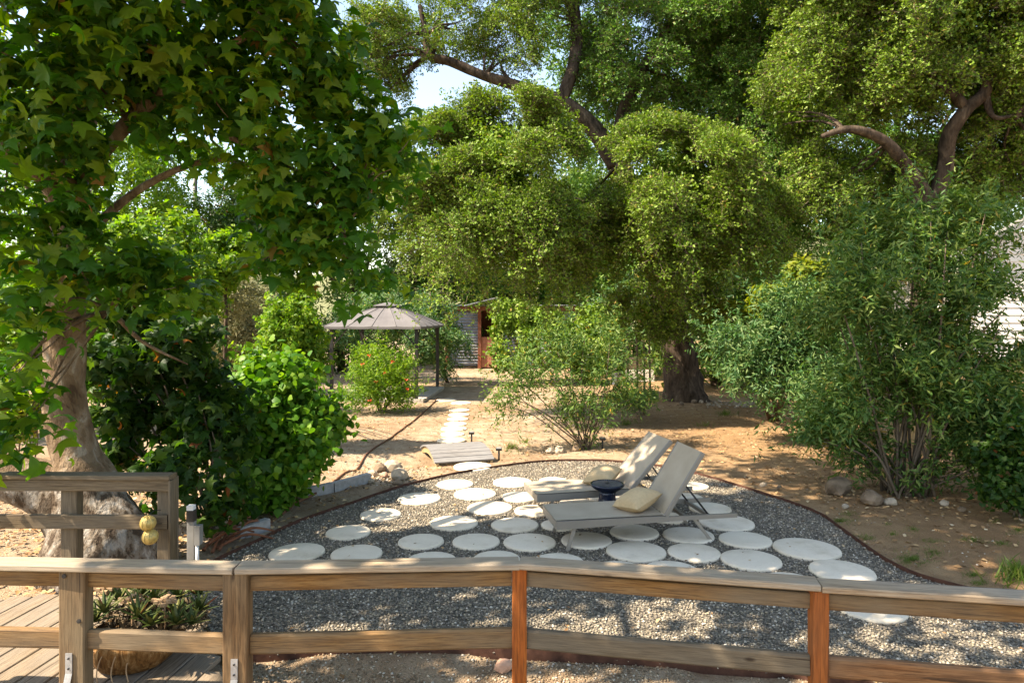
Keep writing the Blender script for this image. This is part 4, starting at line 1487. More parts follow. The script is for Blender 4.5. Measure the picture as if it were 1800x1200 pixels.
# white tarp-like panel and two stakes of the pen beside the oak trunk
pen = empty('animal_pen', (4.6, 24, 0), 'low pen of thin stakes with white boards left of the oak trunk', 'pen')
for px in (1121, 1133, 1104, 1143):
    beam('stake', (Xp(px, 22.5), 22.5, 0), (Xp(px - 2, 22.5), 22.5, 2.0), .06, .06, M_twig, pen)
for k_ in range(4):
    beam('board', (Xp(1100, 24.5), 24.5, .3 + k_ * .22), (Xp(1150, 24.5), 24.5, .3 + k_ * .22), .03, .2, M_siding if k_ < 2 else M_backrail, pen)
p = G(1084, 676)
bk = empty('bucket', p, 'blue grey bucket with a dark lid behind the vase shaped bush', 'bucket')
MB().lathe([(.15, 0), (.17, .02), (.19, .36), (.2, .38)], 20, tuple(p)).build('body', M_bluegrey, bk, True)
MB().lathe([(.205, .381), (.21, .42), (.18, .44), (.02, .445)], 20, tuple(p)).build('lid', M_black, bk, True)

# white house at the right edge
hx0, hy = Xp(1690, 14.5), 14.5
ho = empty('white_house', (hx0 + 2, hy, 0), 'white clapboard house glimpsed behind the big right shrub', 'house')
nb = 30
for i in range(nb):
    z = .1 + i * .16
    xl = hx0 + max(0, (z - 3.7) * 1.9)
    beam('siding_board', (xl, hy, z), (hx0 + 5.5, hy, z), .02, .165, M_siding, ho, .003, -.09)
MB().box(hx0 + .02, hx0 + 5.4, hy + .05, hy + 4, 0, 3.6).build('wall', M_siding, ho)
beam('roof_edge', (hx0 - .5, hy - .1, 3.62), (hx0 + 4, hy - .1, 6.0), .25, .12, M_greymetal, ho)
# amber board fence
fe = empty('board_fence', (7.5, 13.6, 0), 'amber vertical board fence behind the big right shrub', 'fence')
x = Xp(1520, 13.6)
while x < hx0 + 1.5:
    beam('board', (x, 13.6 + rnd.uniform(-.01, .01), 0), (x, 13.6, 1.75 + rnd.uniform(-.03, .03)), .125, .02, M_fence, fe, .003)
    x += .135
beam('rail', (Xp(1520, 13.6), 13.65, 1.4), (hx0 + 1.5, 13.65, 1.4), .04, .09, M_fence, fe)

# hill far behind
mb = MB()
nxh, nyh = 60, 14
for j in range(nyh + 1):
    for i in range(nxh + 1):
        x_ = -160 + 320 * i / nxh; y_ = 60 + 120 * j / nyh
        h = (1 - math.cos(math.pi * min(1, j / 9))) * .5 * (13 + 10 * noise.noise(Vector((x_ * .012, 3, 0))) + (6 if x_ > 10 else 0))
        mb.v.append((x_, y_, h - 1.0 + 1.2 * noise.noise(Vector((x_ * .07, y_ * .07, 1)))))
for j in range(nyh):
    for i in range(nxh):
        q = j * (nxh + 1) + i
        mb.f.append((q, q + 1, q + nxh + 2, q + nxh + 1))
tag(mb.build('hill', M_hill, None, True), 'pale dry hillside behind the trees', kind='structure')
p = W(343, 345, 70)
tag(MB().tube([Vector((p.x, 70, 2)), Vector((p.x, 70, p.z + 3.2))], .22, 8).build('utility_pole', M_black, None, True), 'dark utility pole on the far hill seen through the sycamore leaves', 'pole')
# ================================================================== TREES
def PW(lst):
    return [W(*p) for p in lst]


# --- sycamore over the deck
SYC = Vector((-4.15, 7.0, 0))
sy = empty('sycamore_tree', SYC, 'big leafed sycamore with mottled pale trunk filling the left of the picture', 'tree')
tr = [(186, 1040, 7), (176, 960, 7), (158, 880, 7), (132, 800, 7), (117, 710, 7), (113, 600, 7), (116, 500, 7), (121, 400, 7), (128, 280, 7), (140, 150, 7), (156, 0, 7), (170, -160, 7)]
MB().tube(spline(PW(tr), 6), rspline([.60, .54, .33, .215, .188, .178, .172, .165, .145, .12, .095, .06], 6), 20, True, .16).build('trunk', M_syc, sy, True)
limb('limb', PW([(165, 935, 7.05), (95, 868, 7.0), (20, 838, 6.9), (-90, 800, 6.8)]), [.36, .28, .24, .21], M_syc, sy, 14, .15)
limb('limb', PW([(122, 390, 7), (80, 310, 6.8), (10, 262, 6.5), (-120, 220, 6.1)]), [.13, .11, .10, .08], M_syc, sy, 10, .1)
limb('limb', PW([(126, 330, 7), (230, 210, 6.9), (330, 130, 6.7), (470, 40, 6.4)]), [.10, .075, .05, .025], M_syc, sy, 8, .1)
limb('limb', PW([(122, 440, 7), (250, 330, 7.1), (390, 280, 7.2), (520, 330, 7.3)]), [.055, .04, .028, .01], M_syc, sy, 7, .1)
limb('limb', PW([(138, 170, 7), (260, 40, 7.3), (430, -60, 7.6), (620, -140, 7.6)]), [.10, .08, .055, .02], M_syc, sy, 8, .1)
limb('limb', PW([(126, 300, 7), (160, 190, 7.4), (150, 60, 7.9), (120, -140, 8.4)]), [.10, .08, .06, .03], M_syc, sy, 8, .1)
limb('limb', PW([(400, 240, 7.0), (520, 300, 7.0), (600, 400, 7.0), (620, 480, 7.0)]), [.03, .022, .015, .006], M_syc, sy, 6, .1)
limb('limb', PW([(118, 520, 7), (190, 545, 6.9), (250, 600, 6.8), (330, 640, 6.8)]), [.035, .028, .02, .008], M_syc, sy, 6, .1)
for (e) in ((-2.0, 2.8, 6.2), (-1.2, 5.2, 7.9), (-4.5, 1.9, 6.6), (-6.3, 4.6, 7.0), (-3.4, 6.6, 9.6), (.8, 6.2, 9.8), (-1.0, 6.2, 9.3), (-1.2, 1.1, 6.4)):
    limb('limb', [W(160, -60, 7), W(160, -60, 7).lerp(Vector(e), .5) + Vector((0, 0, .35)), Vector(e)], [.085, .055, .02], M_syc, sy, 7, .1)
SANCH = PW([(80, 310, 6.8), (230, 210, 6.9), (330, 130, 6.7), (470, 40, 6.4), (250, 330, 7.1), (390, 280, 7.2), (520, 330, 7.3), (190, 545, 6.9), (20, 262, 6.5), (150, 60, 7.9), (600, 400, 7.0)])
sb = [ell(90, 60, 6.3, 170, 120, .8), ell(300, 40, 6.4, 170, 90, .8), ell(470, 60, 6.6, 130, 90, .8), ell(540, 150, 6.8, 90, 70, .6), ell(620, 225, 7.0, 80, 50, .5), ell(560, 300, 7.0, 110, 60, .6),
      ell(650, 330, 7.2, 70, 60, .5), ell(560, 410, 7.0, 95, 60, .5), ell(610, 480, 7.0, 55, 55, .4), ell(500, 470, 7.0, 60, 30, .4), ell(250, 150, 6.8, 150, 70, .7), ell(400, 200, 6.8, 100, 70, .6),
      ell(60, 190, 6.2, 110, 80, .6), ell(40, 390, 6.0, 90, 70, .5), ell(150, 465, 6.4, 90, 45, .4), ell(290, 500, 6.6, 70, 38, .4), ell(30, 540, 5.9, 60, 50, .4), ell(20, 680, 5.9, 40, 50, .3), ell(20, 790, 5.8, 45, 50, .3),
      ell(460, 330, 7.0, 60, 60, .4), ell(700, 250, 7.3, 35, 30, .3), ell(110, 300, 6.6, 70, 40, .4)]
twigs(sy, SANCH, sb, M_syc, .016, 3)
P1, o1 = crown_pts(sb, 6600, .30, .22, 4, .15, .9, .7)
# out-of-frame overhang of the sycamore, its blobs placed to shade deck, patio and dirt
ub = [((-5.2, 4.2, 6.1), (2.0, 1.6, .9)), ((-3, 4.6, 6.7), (1.9, 1.6, .9)), ((-2, 2.6, 6.2), (1.8, 1.4, .8)), ((-3.4, 5.6, 7.8), (1.8, 1.4, 1)), ((-6.4, 4.6, 7), (1.4, 1.3, .9)), ((-1, 6.2, 9.4), (2.3, 1.8, 1)), ((1.2, 6.2, 10), (1.8, 1.7, .9)),
      ((-3.6, 6.6, 9.8), (1.6, 1.4, .8)), ((-1.4, 5.2, 7.9), (2, 1.6, .9)), ((-4.6, 1.8, 6.6), (2, 1.2, .8)), ((-1.2, 1.0, 6.4), (2, 1.2, .7)), ((.6, 4.2, 8.6), (1.6, 1.6, .8)), ((-3.2, 4.6, 9.2), (2.4, 2, .9)), ((-3.0, 8.6, 10.4), (1.6, 1.2, .8)), ((-.3, 8.4, 11.2), (1.8, 1.4, .8)), ((2.0, 7.6, 11.0), (1.6, 1.4, .8))]
ub = [((c[0] - .4, c[1] + .8, c[2]), r) for c, r in ub]
P2, o2 = crown_pts(ub, 16500, .55, .32, 4, .1, .8, .7)
# nothing of the upper crown hangs into the middle of the view
yy = HY - F * (P2[:, 2] - CH) / np.maximum(P2[:, 1], .3)
k2 = ~((yy > -10) & (P2[:, 1] > .5))
P2, o2 = P2[k2], o2[k2]
Na, Aa, Sa = leaves_of(P1, o1 * .4 + UP * .6, .145, .78, .7, .45)
idx = biggest_in_view(P1, Sa, 300)
leaf_objects(sy, P1, Na, Aa, Sa, 'maple', L_syc, idx)
rest = np.ones(len(P1), bool); rest[idx] = False
o = link('crown', cloud_mesh('crown', P1[rest], Na[rest], Aa[rest], Sa[rest], 'maple'), L_syc, sy)
o['kind'] = 'stuff'
Nb, Ab, Sb = leaves_of(P2, o2 * .4 + UP * .5, .185, 1.0, .55, .30)
o = link('unseen_shade_crown', cloud_mesh('unseen_shade_crown', P2, Nb, Ab, Sb, 'vine'), L_syc, sy)
o['kind'] = 'stuff'

# --- central live oak
ob = W(1200, 700, 20.8); ob.z = 0
oak = empty('live_oak_tree', ob, 'huge live oak with dark forked limbs and domed foliage in the middle', 'tree')
MB().tube(spline(PW([(1206, 712, 20.8), (1203, 690, 20.8), (1195, 620, 20.8), (1170, 520, 20.6), (1130, 400, 20.4), (1085, 285, 20)]), 5), rspline([.80, .62, .48, .42, .38, .34], 5), 18, True, .22).build('trunk', M_oakbark, oak, True)
limb('limb', PW([(1085, 288, 20), (1045, 228, 19.8), (985, 178, 19.6), (905, 150, 19.5), (850, 133, 19.4), (790, 108, 19.3), (755, 98, 19.2), (748, 60, 19.2), (738, 10, 19.2)]), [.33, .27, .20, .16, .14, .13, .12, .09, .06], M_oakbark, oak, 10)
limb('limb', PW([(755, 98, 19.2), (720, 85, 19.1), (690, 95, 19)]), [.07, .05, .03], M_oakbark, oak, 7)
limb('limb', PW([(760, 98, 19.2), (770, 60, 19.3), (775, 15, 19.4)]), [.07, .05, .03], M_oakbark, oak, 7)
limb('limb', PW([(1082, 285, 20), (1095, 200, 20), (1130, 120, 20.1), (1180, 40, 20.2), (1230, -60, 20.3)]), [.22, .18, .15, .12, .08], M_oakbark, oak, 9)
limb('limb', PW([(985, 182, 19.6), (1010, 110, 19.8), (1012, 40, 20), (1000, -60, 20)]), [.2, .19, .17, .12], M_oakbark, oak, 9)
limb('limb', PW([(1012, 40, 20), (985, 15, 20), (950, 8, 20)]), [.09, .06, .04], M_oakbark, oak, 7)
limb('limb', PW([(1150, 460, 20.5), (1230, 380, 19.5), (1320, 300, 19), (1340, 180, 19)]), [.25, .2, .16, .1], M_oakbark, oak, 9)
limb('limb', PW([(1130, 400, 20.4), (1020, 360, 18.5), (930, 330, 17)]), [.22, .16, .1], M_oakbark, oak, 9)
limb('limb', PW([(905, 150, 19.5), (885, 128, 19.6), (880, 110, 19.7)]), [.07, .05, .03], M_oakbark, oak, 7)
lowb = [ell(880, 295, 16.5, 115, 98, 1.7), ell(800, 380, 16.2, 62, 70, 1.2), ell(915, 395, 16.4, 80, 66, 1.3), ell(770, 305, 17, 45, 65, 1), 
        ell(1190, 328, 16.5, 118, 84, 1.7), ell(1280, 395, 17, 65, 56, 1.1), ell(1095, 425, 17.2, 48, 58, 1), ell(1170, 430, 17.2, 66, 38, 1), ell(1155, 540, 18.8, 66, 34, .9), ell(1010, 440, 18, 45, 32, .9)]
sprig_foliage(oak, lowb, 22500, .062, L_oak, 'lower_foliage', .62, .70, 1.2, (.7, .55), drapes=320, dl=1.4)
def inner(root, blobs, n, leaf, m):  # extra leaves added inside the crowns to block sky light from behind
    bl = [(c, tuple(q * .52 for q in r)) for c, r in blobs]
    P, out = crown_pts(bl, n, .5, .35, 5, .0, .8, 1.0)
    N, A, S = leaves_of(P, out, leaf, 1.2, .2)
    o = link('occluder_foliage', cloud_mesh('occluder_foliage', P, N, A, S, 'oval'), m, root)
    o['kind'] = 'stuff'


OANCH = PW([(1045, 228, 19.8), (985, 178, 19.6), (905, 150, 19.5), (850, 133, 19.4), (790, 108, 19.3), (755, 98, 19.2), (748, 60, 19.2), (1095, 200, 20), (1130, 120, 20.1), (1180, 40, 20.2), (1010, 110, 19.8), (1012, 40, 20), (1230, 380, 19.5), (1320, 300, 19), (1340, 180, 19), (1020, 360, 18.5), (930, 330, 17)])
twigs(oak, OANCH, lowb, M_oakbark, .05, 3)
inner(oak, lowb, 22000, .10, L_oak)
upb = [ell(690, 75, 19, 75, 60, 1.2), ell(640, 130, 19, 40, 50, .8), ell(810, 45, 20, 60, 45, 1), ell(890, 85, 19.6, 50, 40, .8), ell(950, 25, 20, 70, 40, 1), ell(690, 165, 19, 34, 20, .5)]
sprig_foliage(oak, upb, 3000, .062, L_oak, 'upper_foliage', .42, .5, .9, (.4, .3))
upb2 = [ell(1120, 105, 20, 95, 90, 1.6), ell(1240, 45, 20, 120, 80, 1.8), ell(1225, 165, 20, 75, 55, 1.2), ell(1335, 120, 20, 95, 90, 1.6), ell(1345, 255, 19.5, 85, 90, 1.5), ell(1385, 375, 19, 65, 80, 1.2),
        ell(1000, -100, 20, 230, 75, 2), ell(1300, -110, 20, 200, 80, 2), ell(1160, 215, 20.8, 40, 30, .6)]
sprig_foliage(oak, upb2, 17000, .066, L_oak2, 'upper_foliage', .62, .62, 1.15, (.6, .45))

twigs(oak, OANCH, upb + upb2, M_oakbark, .05, 3)
inner(oak, upb2, 22000, .11, L_oak2)
# --- right live oak
rb = W(1640, 760, 15.8); rb.z = 0
oak2 = empty('live_oak_tree', rb, 'bright live oak with a twisted limb above the big right shrub', 'tree')
MB().tube(spline(PW([(1640, 745, 15.8), (1635, 600, 15.8), (1625, 420, 15.6), (1612, 330, 15.4), (1590, 290, 15.2)]), 5), rspline([.5, .4, .3, .22, .14], 5), 14, True, .2).build('trunk', M_oakbark, oak2, True)
limb('limb', PW([(1592, 292, 15.2), (1560, 252, 15), (1520, 232, 14.9), (1485, 228, 14.8), (1445, 240, 14.8)]), [.14, .12, .10, .08, .05], M_oakbark, oak2, 9)
limb('limb', PW([(1625, 420, 15.6), (1660, 300, 15.4), (1668, 240, 15.2), (1700, 192, 15), (1732, 160, 15), (1728, 120, 15)]), [.22, .18, .16, .14, .13, .08], M_oakbark, oak2, 9)
limb('limb', PW([(1732, 162, 15), (1745, 205, 14.9), (1785, 203, 14.8)]), [.09, .06, .03], M_oakbark, oak2, 7)
limb('limb', PW([(1700, 192, 15), (1600, 90, 15.3), (1520, 20, 15.6)]), [.12, .09, .05], M_oakbark, oak2, 7)
rbl = [ell(1490, 70, 16.3, 110, 90, 1.5), ell(1640, 60, 15.6, 130, 90, 1.7), ell(1780, 50, 15.4, 110, 100, 1.5), ell(1440, 180, 16.4, 75, 65, 1.1), ell(1570, 165, 15.8, 95, 50, 1.1), ell(1790, 260, 15.8, 70, 60, 1),
       ell(1500, 320, 16.8, 85, 60, 1.2), ell(1660, 330, 17, 70, 45, 1), ell(1760, 340, 16.8, 80, 50, 1), ell(1600, -90, 15.8, 240, 70, 2), ell(1860, 150, 15.5, 90, 150, 1.5), ell(1560, 400, 17.5, 100, 60, 1)]
sprig_foliage(oak2, rbl, 19500, .062, L_oak, 'foliage', .58, .66, 1.2, (.65, .5))

twigs(oak2, PW([(1560, 252, 15), (1485, 228, 14.8), (1660, 300, 15.4), (1700, 192, 15), (1732, 160, 15), (1600, 90, 15.3), (1520, 20, 15.6), (1785, 203, 14.8)]), rbl, M_oakbark, .04, 3)
inner(oak2, rbl, 22000, .10, L_oak)

# --- trees further back
def far_tree(name, label, base_px, Z_, blobs, n, leaf, m, tpl='tri', r0=.2, group='trees behind the garden', **kw):
    b_ = Vector((Xp(base_px, Z_), Z_, 0))
    root = empty(name, b_, label, 'tree', group)
    t_ = Vector(blobs[0][0])
    MB().tube(spline([b_ - Vector((0, 0, .2)), b_.lerp(t_, .45) + Vector((rnd.uniform(-.2, .2), 0, .3)), t_], 4), rspline([r0, r0 * .8, r0 * .4], 4), 9, True, .15).build('trunk', M_oakbark, root, True)
    auto_limbs(root, b_.lerp(t_, .5), blobs[1:], M_oakbark, r0 * .5)
    foliage_part(root, blobs, n, leaf, tpl, m, 'crown', kw.get('sub', .6), kw.get('sprig', .2), 7, kw.get('shell', .6), .3)
    return root


far_tree('backdrop_tree', 'dark tree standing behind the shed and the central oak', 900, 38, [ell(900, 440, 38, 170, 110, 4), ell(760, 420, 37, 110, 100, 3), ell(1050, 430, 38, 160, 110, 3), ell(930, 310, 38, 120, 80, 2), ell(1100, 300, 38, 100, 90, 2)], 30000, .30, L_far, sub=1.0, sprig=.3)
far_tree('backdrop_tree', 'low dark tree just behind the left half of the shed', 830, 37, [ell(830, 490, 37, 110, 60, 2), ell(740, 510, 37, 80, 60, 2), ell(900, 520, 37, 80, 50, 2)], 16000, .26, L_oak2, sub=.8, sprig=.3, shell=.2)
far_tree('backdrop_tree', 'low dark tree just behind the right half of the shed', 1040, 37, [ell(1040, 490, 37, 110, 60, 2), ell(1140, 500, 36.5, 90, 60, 2), ell(970, 500, 37, 80, 60, 2)], 16000, .26, L_oak2, sub=.8, sprig=.3, shell=.2)
far_tree('backdrop_tree', 'dark tree filling the gap between the two oaks', 1350, 27, [ell(1330, 420, 27, 150, 130, 3), ell(1440, 300, 28, 120, 110, 3), ell(1250, 520, 26, 80, 80, 2), ell(1420, 520, 26, 110, 90, 2)], 30000, .22, L_oak2, sub=.8, sprig=.25)
far_tree('backdrop_tree', 'dark tree behind the right oak and white house', 1700, 28, [ell(1600, 380, 28, 140, 120, 3), ell(1760, 330, 28, 150, 140, 3), ell(1650, 200, 29, 160, 130, 3)], 24000, .24, L_oak2, sub=.8, sprig=.25)
far_tree('backdrop_tree', 'tall dense tree closing the sky above the central oak', 1150, 30, [ell(1150, 120, 30, 170, 130, 3), ell(1350, 60, 30, 170, 140, 3), ell(1000, 40, 31, 90, 90, 2), ell(1050, 250, 30, 120, 100, 3), ell(1250, 260, 30, 130, 100, 3)], 34000, .25, L_oak2, sub=.9, sprig=.3, shell=.3)
far_tree('backdrop_tree', 'tall dense tree closing the sky above the right oak', 1620, 29, [ell(1560, 60, 29, 180, 150, 3), ell(1760, 40, 29, 180, 160, 3), ell(1450, 180, 29, 120, 100, 3)], 26000, .25, L_oak2, sub=.9, sprig=.3, shell=.3)
far_tree('backdrop_tree', 'round dark green tree far left of the hill gap', 330, 30, [ell(335, 400, 30, 65, 55, 1.6), ell(390, 370, 31, 60, 50, 1.6), ell(430, 420, 30, 60, 60, 1.6)], 14000, .22, L_dark, sub=.7, sprig=.25)
far_tree('backdrop_tree', 'tall tree behind the sycamore trunk', 130, 24, [ell(120, 300, 24, 150, 150, 2.5), ell(10, 420, 24, 120, 120, 2.5), ell(190, 200, 25, 110, 120, 2), ell(300, 250, 27, 110, 90, 2), ell(200, 330, 25, 120, 90, 2)], 24000, .24, L_bright, sub=.8, sprig=.25)
far_tree('backdrop_tree', 'tall pale tree behind the gazebo canopy', 640, 34, [ell(620, 400, 34, 100, 120, 3), ell(500, 350, 34, 90, 100, 2.5), ell(700, 330, 34, 60, 90, 2), ell(480, 430, 33, 60, 60, 2)], 20000, .29, L_far, sub=.8, sprig=.25)
far_tree('broadleaf_tree', 'bright green young tree seen under the sycamore leaves', 290, 17, [ell(280, 440, 17, 75, 50, 1), ell(215, 500, 16.8, 70, 60, 1), ell(320, 510, 17, 60, 60, 1), ell(180, 420, 17.5, 70, 60, 1)], 12000, .16, L_bright, 'oval', .08, sub=.4, sprig=.18)
far_tree('broadleaf_tree', 'bright green tree left of the grey olive bush', 390, 20, [ell(395, 455, 20, 45, 38, .8), ell(360, 500, 20, 35, 40, .7)], 6500, .16, L_bright, 'oval', .07, sub=.35, sprig=.16)
far_tree('broadleaf_tree', 'leafy green tree behind the deck railing at the left edge', 60, 15, [ell(60, 520, 15, 80, 80, 1.1), ell(0, 620, 14.5, 70, 70, 1), ell(180, 620, 15, 60, 50, .8)], 10000, .15, L_bright, 'oval', .07, sub=.4, sprig=.16)
far_tree('broadleaf_tree', 'tall shrubby tree left of the corrugated shed', 790, 26, [ell(700, 545, 26, 65, 42, 1.2), ell(650, 570, 27, 60, 50, 1.2), ell(760, 585, 25.5, 45, 55, 1), ell(790, 620, 25, 30, 35, .7)], 16000, .17, L_olive, 'lance', .07, sub=.4, sprig=.2)

for i, (px, Z_, hpx, lab) in enumerate([(60, 27, 70, 'leftmost dark hedge tree behind the deck'), (250, 27, 70, 'hedge tree behind the bright young tree'), (440, 29, 75, 'hedge tree behind the grey olive bush'), (600, 31, 70, 'hedge tree behind the left half of the gazebo'),
                                        (760, 36, 60, 'hedge tree at the left end of the shed'), (1120, 30, 90, 'hedge tree right behind the oak trunk'), (1260, 25, 80, 'hedge tree right of the oak trunk'), (1400, 24, 80, 'hedge tree behind the blue green shrub'), (1560, 24, 80, 'hedge tree behind the amber fence')]):
    far_tree('hedge_tree', lab, px, Z_, [ell(px, 570, Z_, 105, hpx, 2), ell(px - 55, 610, Z_ - .5, 70, 45, 1.4), ell(px + 55, 605, Z_ - .3, 70, 50, 1.4)], 5500, .27, [L_far, L_oak2, L_olive][i % 3], sub=.7, sprig=.3)
# --- shrubs
shrub('screen_bush', 'leafy bush hanging over the middle of the corrugated shed', 'bush', gput(930, 668), [ell(905, 560, 26, 45, 36, .9), ell(960, 600, 25.5, 50, 45, .9), ell(890, 625, 25, 24, 22, .5), ell(1060, 570, 27, 45, 40, .8), ell(1030, 630, 26, 40, 30, .7)], 15000, .15, 'oval', L_oak, 'shrubs in the garden', 10, .03, sub=.35, sprig=.18, shell=.4)
G2 = 'shrubs in the garden'
shrub('vine_bush', 'bright green broad leafed vine covered bush left of the dirt path', 'bush', gput(530, 868), [ell(512, 722, 9.7, 68, 70, .6), ell(475, 790, 9.5, 75, 60, .55), ell(548, 775, 9.6, 40, 46, .5), ell(505, 655, 9.8, 42, 34, .4), ell(440, 850, 9.1, 55, 38, .4), ell(455, 720, 9.9, 38, 50, .4), ell(478, 882, 9.0, 36, 16, .3)],
      9000, .10, 'vine', L_grape, G2, 12, .018, 300, nsh=90, lsh=.3, sub=.30, sprig=.2, per=5, shell=.3, jit=1.0, droop=.4)
shrub('cone_shrub', 'tall yellow green cone shaped shrub behind the vine covered bush', 'bush', gput(510, 735), [ell(508, 590, 13, 40, 55, .6), ell(490, 640, 13, 48, 48, .6), ell(522, 545, 13, 20, 32, .35), ell(475, 670, 12.8, 38, 38, .5), ell(530, 640, 13, 24, 45, .4)],
      14000, .09, 'oval', L_bright, G2, 8, .02, nsh=300, lsh=.4, sub=.22, sprig=.1, shell=.6)
shrub('olive_bush', 'pale grey green olive bush far behind the sycamore leaves', 'bush', gput(415, 668), [ell(418, 540, 22, 52, 42, 1), ell(400, 600, 22, 40, 45, .9), ell(450, 580, 22.2, 35, 45, .8)], 12000, .15, 'lance', L_grey, G2, 8, .03, nsh=300, lsh=.6, sub=.35, sprig=.18, shell=.6)
fb = shrub('flowering_bush', 'green bush with small red flowers in front of the gazebo', 'bush', gput(670, 722), [ell(665, 645, 18.2, 48, 36, .8), ell(635, 678, 18, 34, 32, .6), ell(702, 678, 18.3, 28, 34, .6), ell(670, 692, 18, 46, 24, .6)],
           6500, .11, 'lance', L_bright, G2, 10, .018, sub=.26, sprig=.18, shell=.2, nsh=260, lsh=.6)
for (px, py) in ((649, 625), (690, 636), (714, 668), (661, 670), (650, 703), (645, 711), (637, 640), (716, 684), (676, 655)):
    c = W(px, py, 17.45 + rnd.uniform(-.2, .1))
    mb = MB()
    for k_ in range(7):
        d = Vector((rnd.uniform(-1, 1), rnd.uniform(-1, .2), rnd.uniform(-.6, 1))).normalized()
        s = d.orthogonal().normalized()
        mb.add([c, c + d * .036 + s * .014, c + d * .062, c + d * .036 - s * .014], [(0, 1, 2), (0, 2, 3)])
    mb.build('flower', M_redfl, fb)
shrub('vase_bush', 'airy vase shaped olive bush growing in the middle of the dirt', 'bush', gput(1027, 787), [ell(955, 640, 13.5, 70, 50, .8), ell(1035, 600, 13.6, 70, 42, .8), ell(1090, 645, 13.5, 50, 55, .7), ell(905, 675, 13.3, 38, 42, .5), ell(1015, 680, 13.3, 60, 40, .6), ell(882, 715, 13.1, 24, 34, .3), ell(1115, 695, 13.5, 36, 32, .5), ell(985, 725, 13.3, 40, 24, .4), ell(1060, 725, 13.3, 36, 26, .4), ell(1030, 770, 13.3, 22, 18, .2)],
      6500, .095, 'lance', L_bigs, G2, 22, .014, sub=.22, sprig=.15, shell=.1, droop=.3, dens=.7, nsh=260, lsh=.5)
shrub('big_shrub', 'very large dark green many stemmed shrub at the right', 'bush', gput(1592, 866), [ell(1560, 425, 10.1, 95, 60, .8), ell(1690, 420, 10.1, 90, 70, .8), ell(1500, 550, 10, 75, 80, .7), ell(1620, 590, 10, 105, 100, .9), ell(1740, 590, 9.9, 85, 120, .8), ell(1555, 710, 10, 100, 70, .8), ell(1690, 740, 10, 100, 70, .8), ell(1475, 765, 9.9, 45, 36, .5), ell(1540, 800, 10, 40, 30, .4), ell(1770, 780, 9.7, 65, 70, .6), ell(1595, 852, 9.8, 18, 12, .2), ell(1665, 835, 9.8, 40, 24, .3)],
      30000, .115, 'lance', L_bigs, G2, 44, .022, sub=.24, sprig=.13, per=10, shell=.15, dens=.45, droop=.1, spread=.28, nsh=1500, lsh=.7)
shrub('blue_green_shrub', 'blue green willowy shrub left of the very large dark shrub', 'bush', gput(1360, 738), [ell(1350, 600, 13.8, 75, 55, .8), ell(1420, 640, 13.4, 60, 70, .7), ell(1315, 595, 13.8, 34, 38, .5), ell(1335, 670, 13.6, 70, 40, .6), ell(1430, 580, 13.4, 55, 50, .5), ell(1475, 620, 12.6, 45, 70, .5), ell(1460, 710, 12.4, 45, 50, .5), ell(1390, 550, 13.4, 45, 30, .4), ell(1305, 660, 13.6, 24, 36, .35)],
      15000, .12, 'lance', L_blue, G2, 18, .02, sub=.34, sprig=.2, shell=.1, dens=.6, nsh=850, lsh=.8)
shrub('yellow_shrub', 'sunlit yellow green shrub top showing behind the blue green shrub', 'bush', gput(1430, 772), [ell(1440, 500, 14.2, 60, 34, .6), ell(1375, 528, 14.2, 40, 24, .5), ell(1280, 565, 17.5, 40, 24, .5), ell(1440, 580, 13.6, 50, 60, .4)], 12000, .12, 'oval', L_yellow, G2, 10, .02, sub=.25, sprig=.12, shell=.6)
shrub('understory_bush', 'dark broad leafed bush between the sycamore trunk and the vine bush', 'bush', Vector((-3.7, 8.3, 0)), [ell(300, 700, 8.3, 95, 65, .6), ell(215, 630, 8.2, 55, 55, .5), ell(325, 610, 8.5, 75, 45, .5), ell(385, 760, 8.3, 50, 70, .5), ell(205, 760, 8.1, 40, 60, .4), ell(320, 830, 7.9, 60, 45, .5), ell(390, 890, 7.7, 40, 36, .35), ell(250, 560, 8.6, 80, 30, .4), ell(270, 780, 8.2, 50, 50, .4)],
      3500, .14, 'maple', L_dark, G2, 14, .02, 300, sub=.25, sprig=.16, per=4, shell=.2, dens=.6, droop=.5)
shrub('yellow_shrub', 'glowing yellow green shrub behind the left side of the sycamore trunk', 'bush', gput(45, 810), [ell(45, 695, 11.5, 34, 45, .4), ell(10, 740, 11.4, 40, 40, .4)], 4500, .075, 'oval', L_yellow, G2, 6, .015, sub=.2, sprig=.1, shell=.5)
shrub('low_hedge', 'dark low bush at the right edge below the big shrub', 'bush', Vector((Xp(1790, 8.9), 8.9, 0)), [ell(1790, 800, 9.0, 55, 55, .5), ell(1770, 850, 8.8, 45, 24, .35)], 9000, .09, 'oval', L_dark, G2, 6, .015, sub=.2, sprig=.1, shell=.5)
shrub('low_bush', 'small olive bush right of the vase shaped bush', 'bush', gput(1130, 728), [ell(1120, 705, 16.5, 28, 18, .5), ell(1085, 712, 16, 26, 14, .4)], 3200, .085, 'lance', L_olive, G2, 8, .012, sub=.2, sprig=.12, shell=.4)


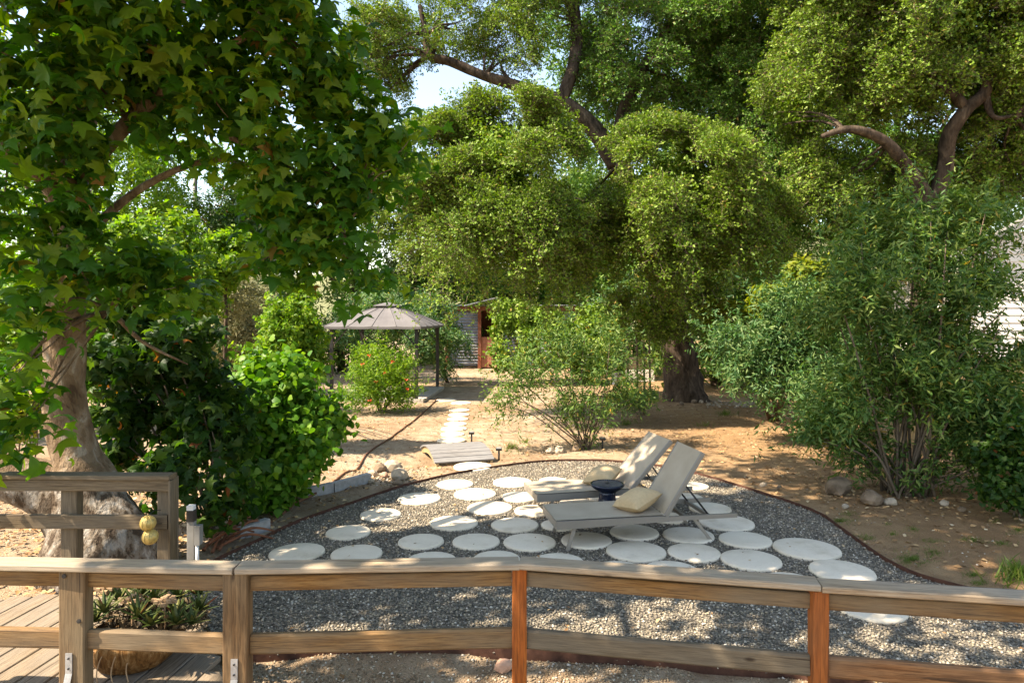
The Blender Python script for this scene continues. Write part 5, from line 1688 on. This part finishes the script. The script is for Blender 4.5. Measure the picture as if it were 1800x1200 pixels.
# --- grass and litter
def tufts(name, label, spots, per, h, sp, m=L_grass):
    Ps, As = [], []
    for (px, py, rx, ry) in spots:
        n = int(per * rx * ry / 100)
        for i in range(n):
            a_, r = rnd.uniform(0, 6.283), abs(rnd.gauss(0, .62))
            if noise.noise(Vector((px * .1 + r * math.cos(a_) * 2.5, py * .1 + r * math.sin(a_) * 2.5, 1))) < -.08: continue
            p = gput(px + rx * r * math.cos(a_), py + ry * r * math.sin(a_))
            if inside(np.array([[p.x, p.y]]), polyn)[0]:
                continue
            Ps.append(p)
    n = len(Ps)
    A = norm(rng.normal(size=(n, 3)) * np.array([1, 1, .3]) * sp + UP)
    N = norm(np.cross(A, rdir(n)))
    S = h * rng.uniform(.5, 1.3, n)
    tag(link(name, cloud_mesh(name, np.array([tuple(p) for p in Ps]), N, A, S, 'blade'), m), label, kind='stuff')


tufts('grass', 'patches of short green grass on the dirt at the right', [(1492, 905, 20, 6), (1475, 918, 30, 9), (1520, 947, 24, 7), (1570, 943, 12, 5), (1605, 935, 14, 6), (1605, 985, 36, 13), (1640, 955, 22, 5), (1640, 975, 20, 8), (1710, 950, 24, 6), (1710, 1010, 20, 6), (1750, 915, 14, 4), (1790, 930, 20, 8), (1720, 1025, 20, 6), (1760, 955, 20, 6), (1560, 925, 10, 3), (1790, 905, 14, 12)], 300, .042, .9)
tufts('tall_grass', 'clump of taller grass at the right edge beyond the railing', [(1785, 1015, 40, 18)], 60, .17, .6)
tufts('weed_grass', 'green weeds near the footbridge and vase shaped bush base', [(900, 785, 18, 8), (925, 778, 12, 6), (832, 806, 20, 3), (1030, 785, 14, 5), (1275, 730, 24, 5), (1240, 748, 22, 3), (1100, 745, 30, 6)], 130, .14, .7)


def litter(name, label, P, size, m=M_litter, tpl='oval'):
    n = len(P)
    N = norm(UP + .45 * rdir(n)); A = rdir(n)
    tag(link(name, cloud_mesh(name, P, N, A, size * rng.uniform(.5, 1.3, n), tpl), m), label, kind='stuff')


Pl = []
for i in range(5200):
    x_, y_ = rnd.gauss(-6.0, 2.2), rnd.gauss(8.3, 1.6)
    Pl.append((x_, y_, .03))
for i in range(1500):
    x_, y_ = rnd.gauss(6.3, 1.6), rnd.gauss(10.6, 1.2)
    Pl.append((x_, y_, .02))
for i in range(5200):
    x_, y_ = rnd.uniform(-5, 10), rnd.uniform(7, 20)
    Pl.append((x_, y_, .015))
Pl = np.array(Pl)
Pl = Pl[~inside(Pl[:, :2], polyn)]
Pl = Pl[~((Pl[:, 0] < -1.6) & (Pl[:, 1] < 5.9))]
Pl[:, 2] += np.array([gz(x_, y_) for x_, y_ in Pl[:, :2]])
litter('leaf_litter', 'dry brown leaf litter strewn over the dirt', Pl, .07)
Pb = np.array(BITS)
litter('fallen_bits', 'dark dry leaf bits lying on the pavers and gravel', np.concatenate([Pb, np.column_stack([gp2[rng.choice(len(gp2), 160)], np.full(160, .05)])]), .045)
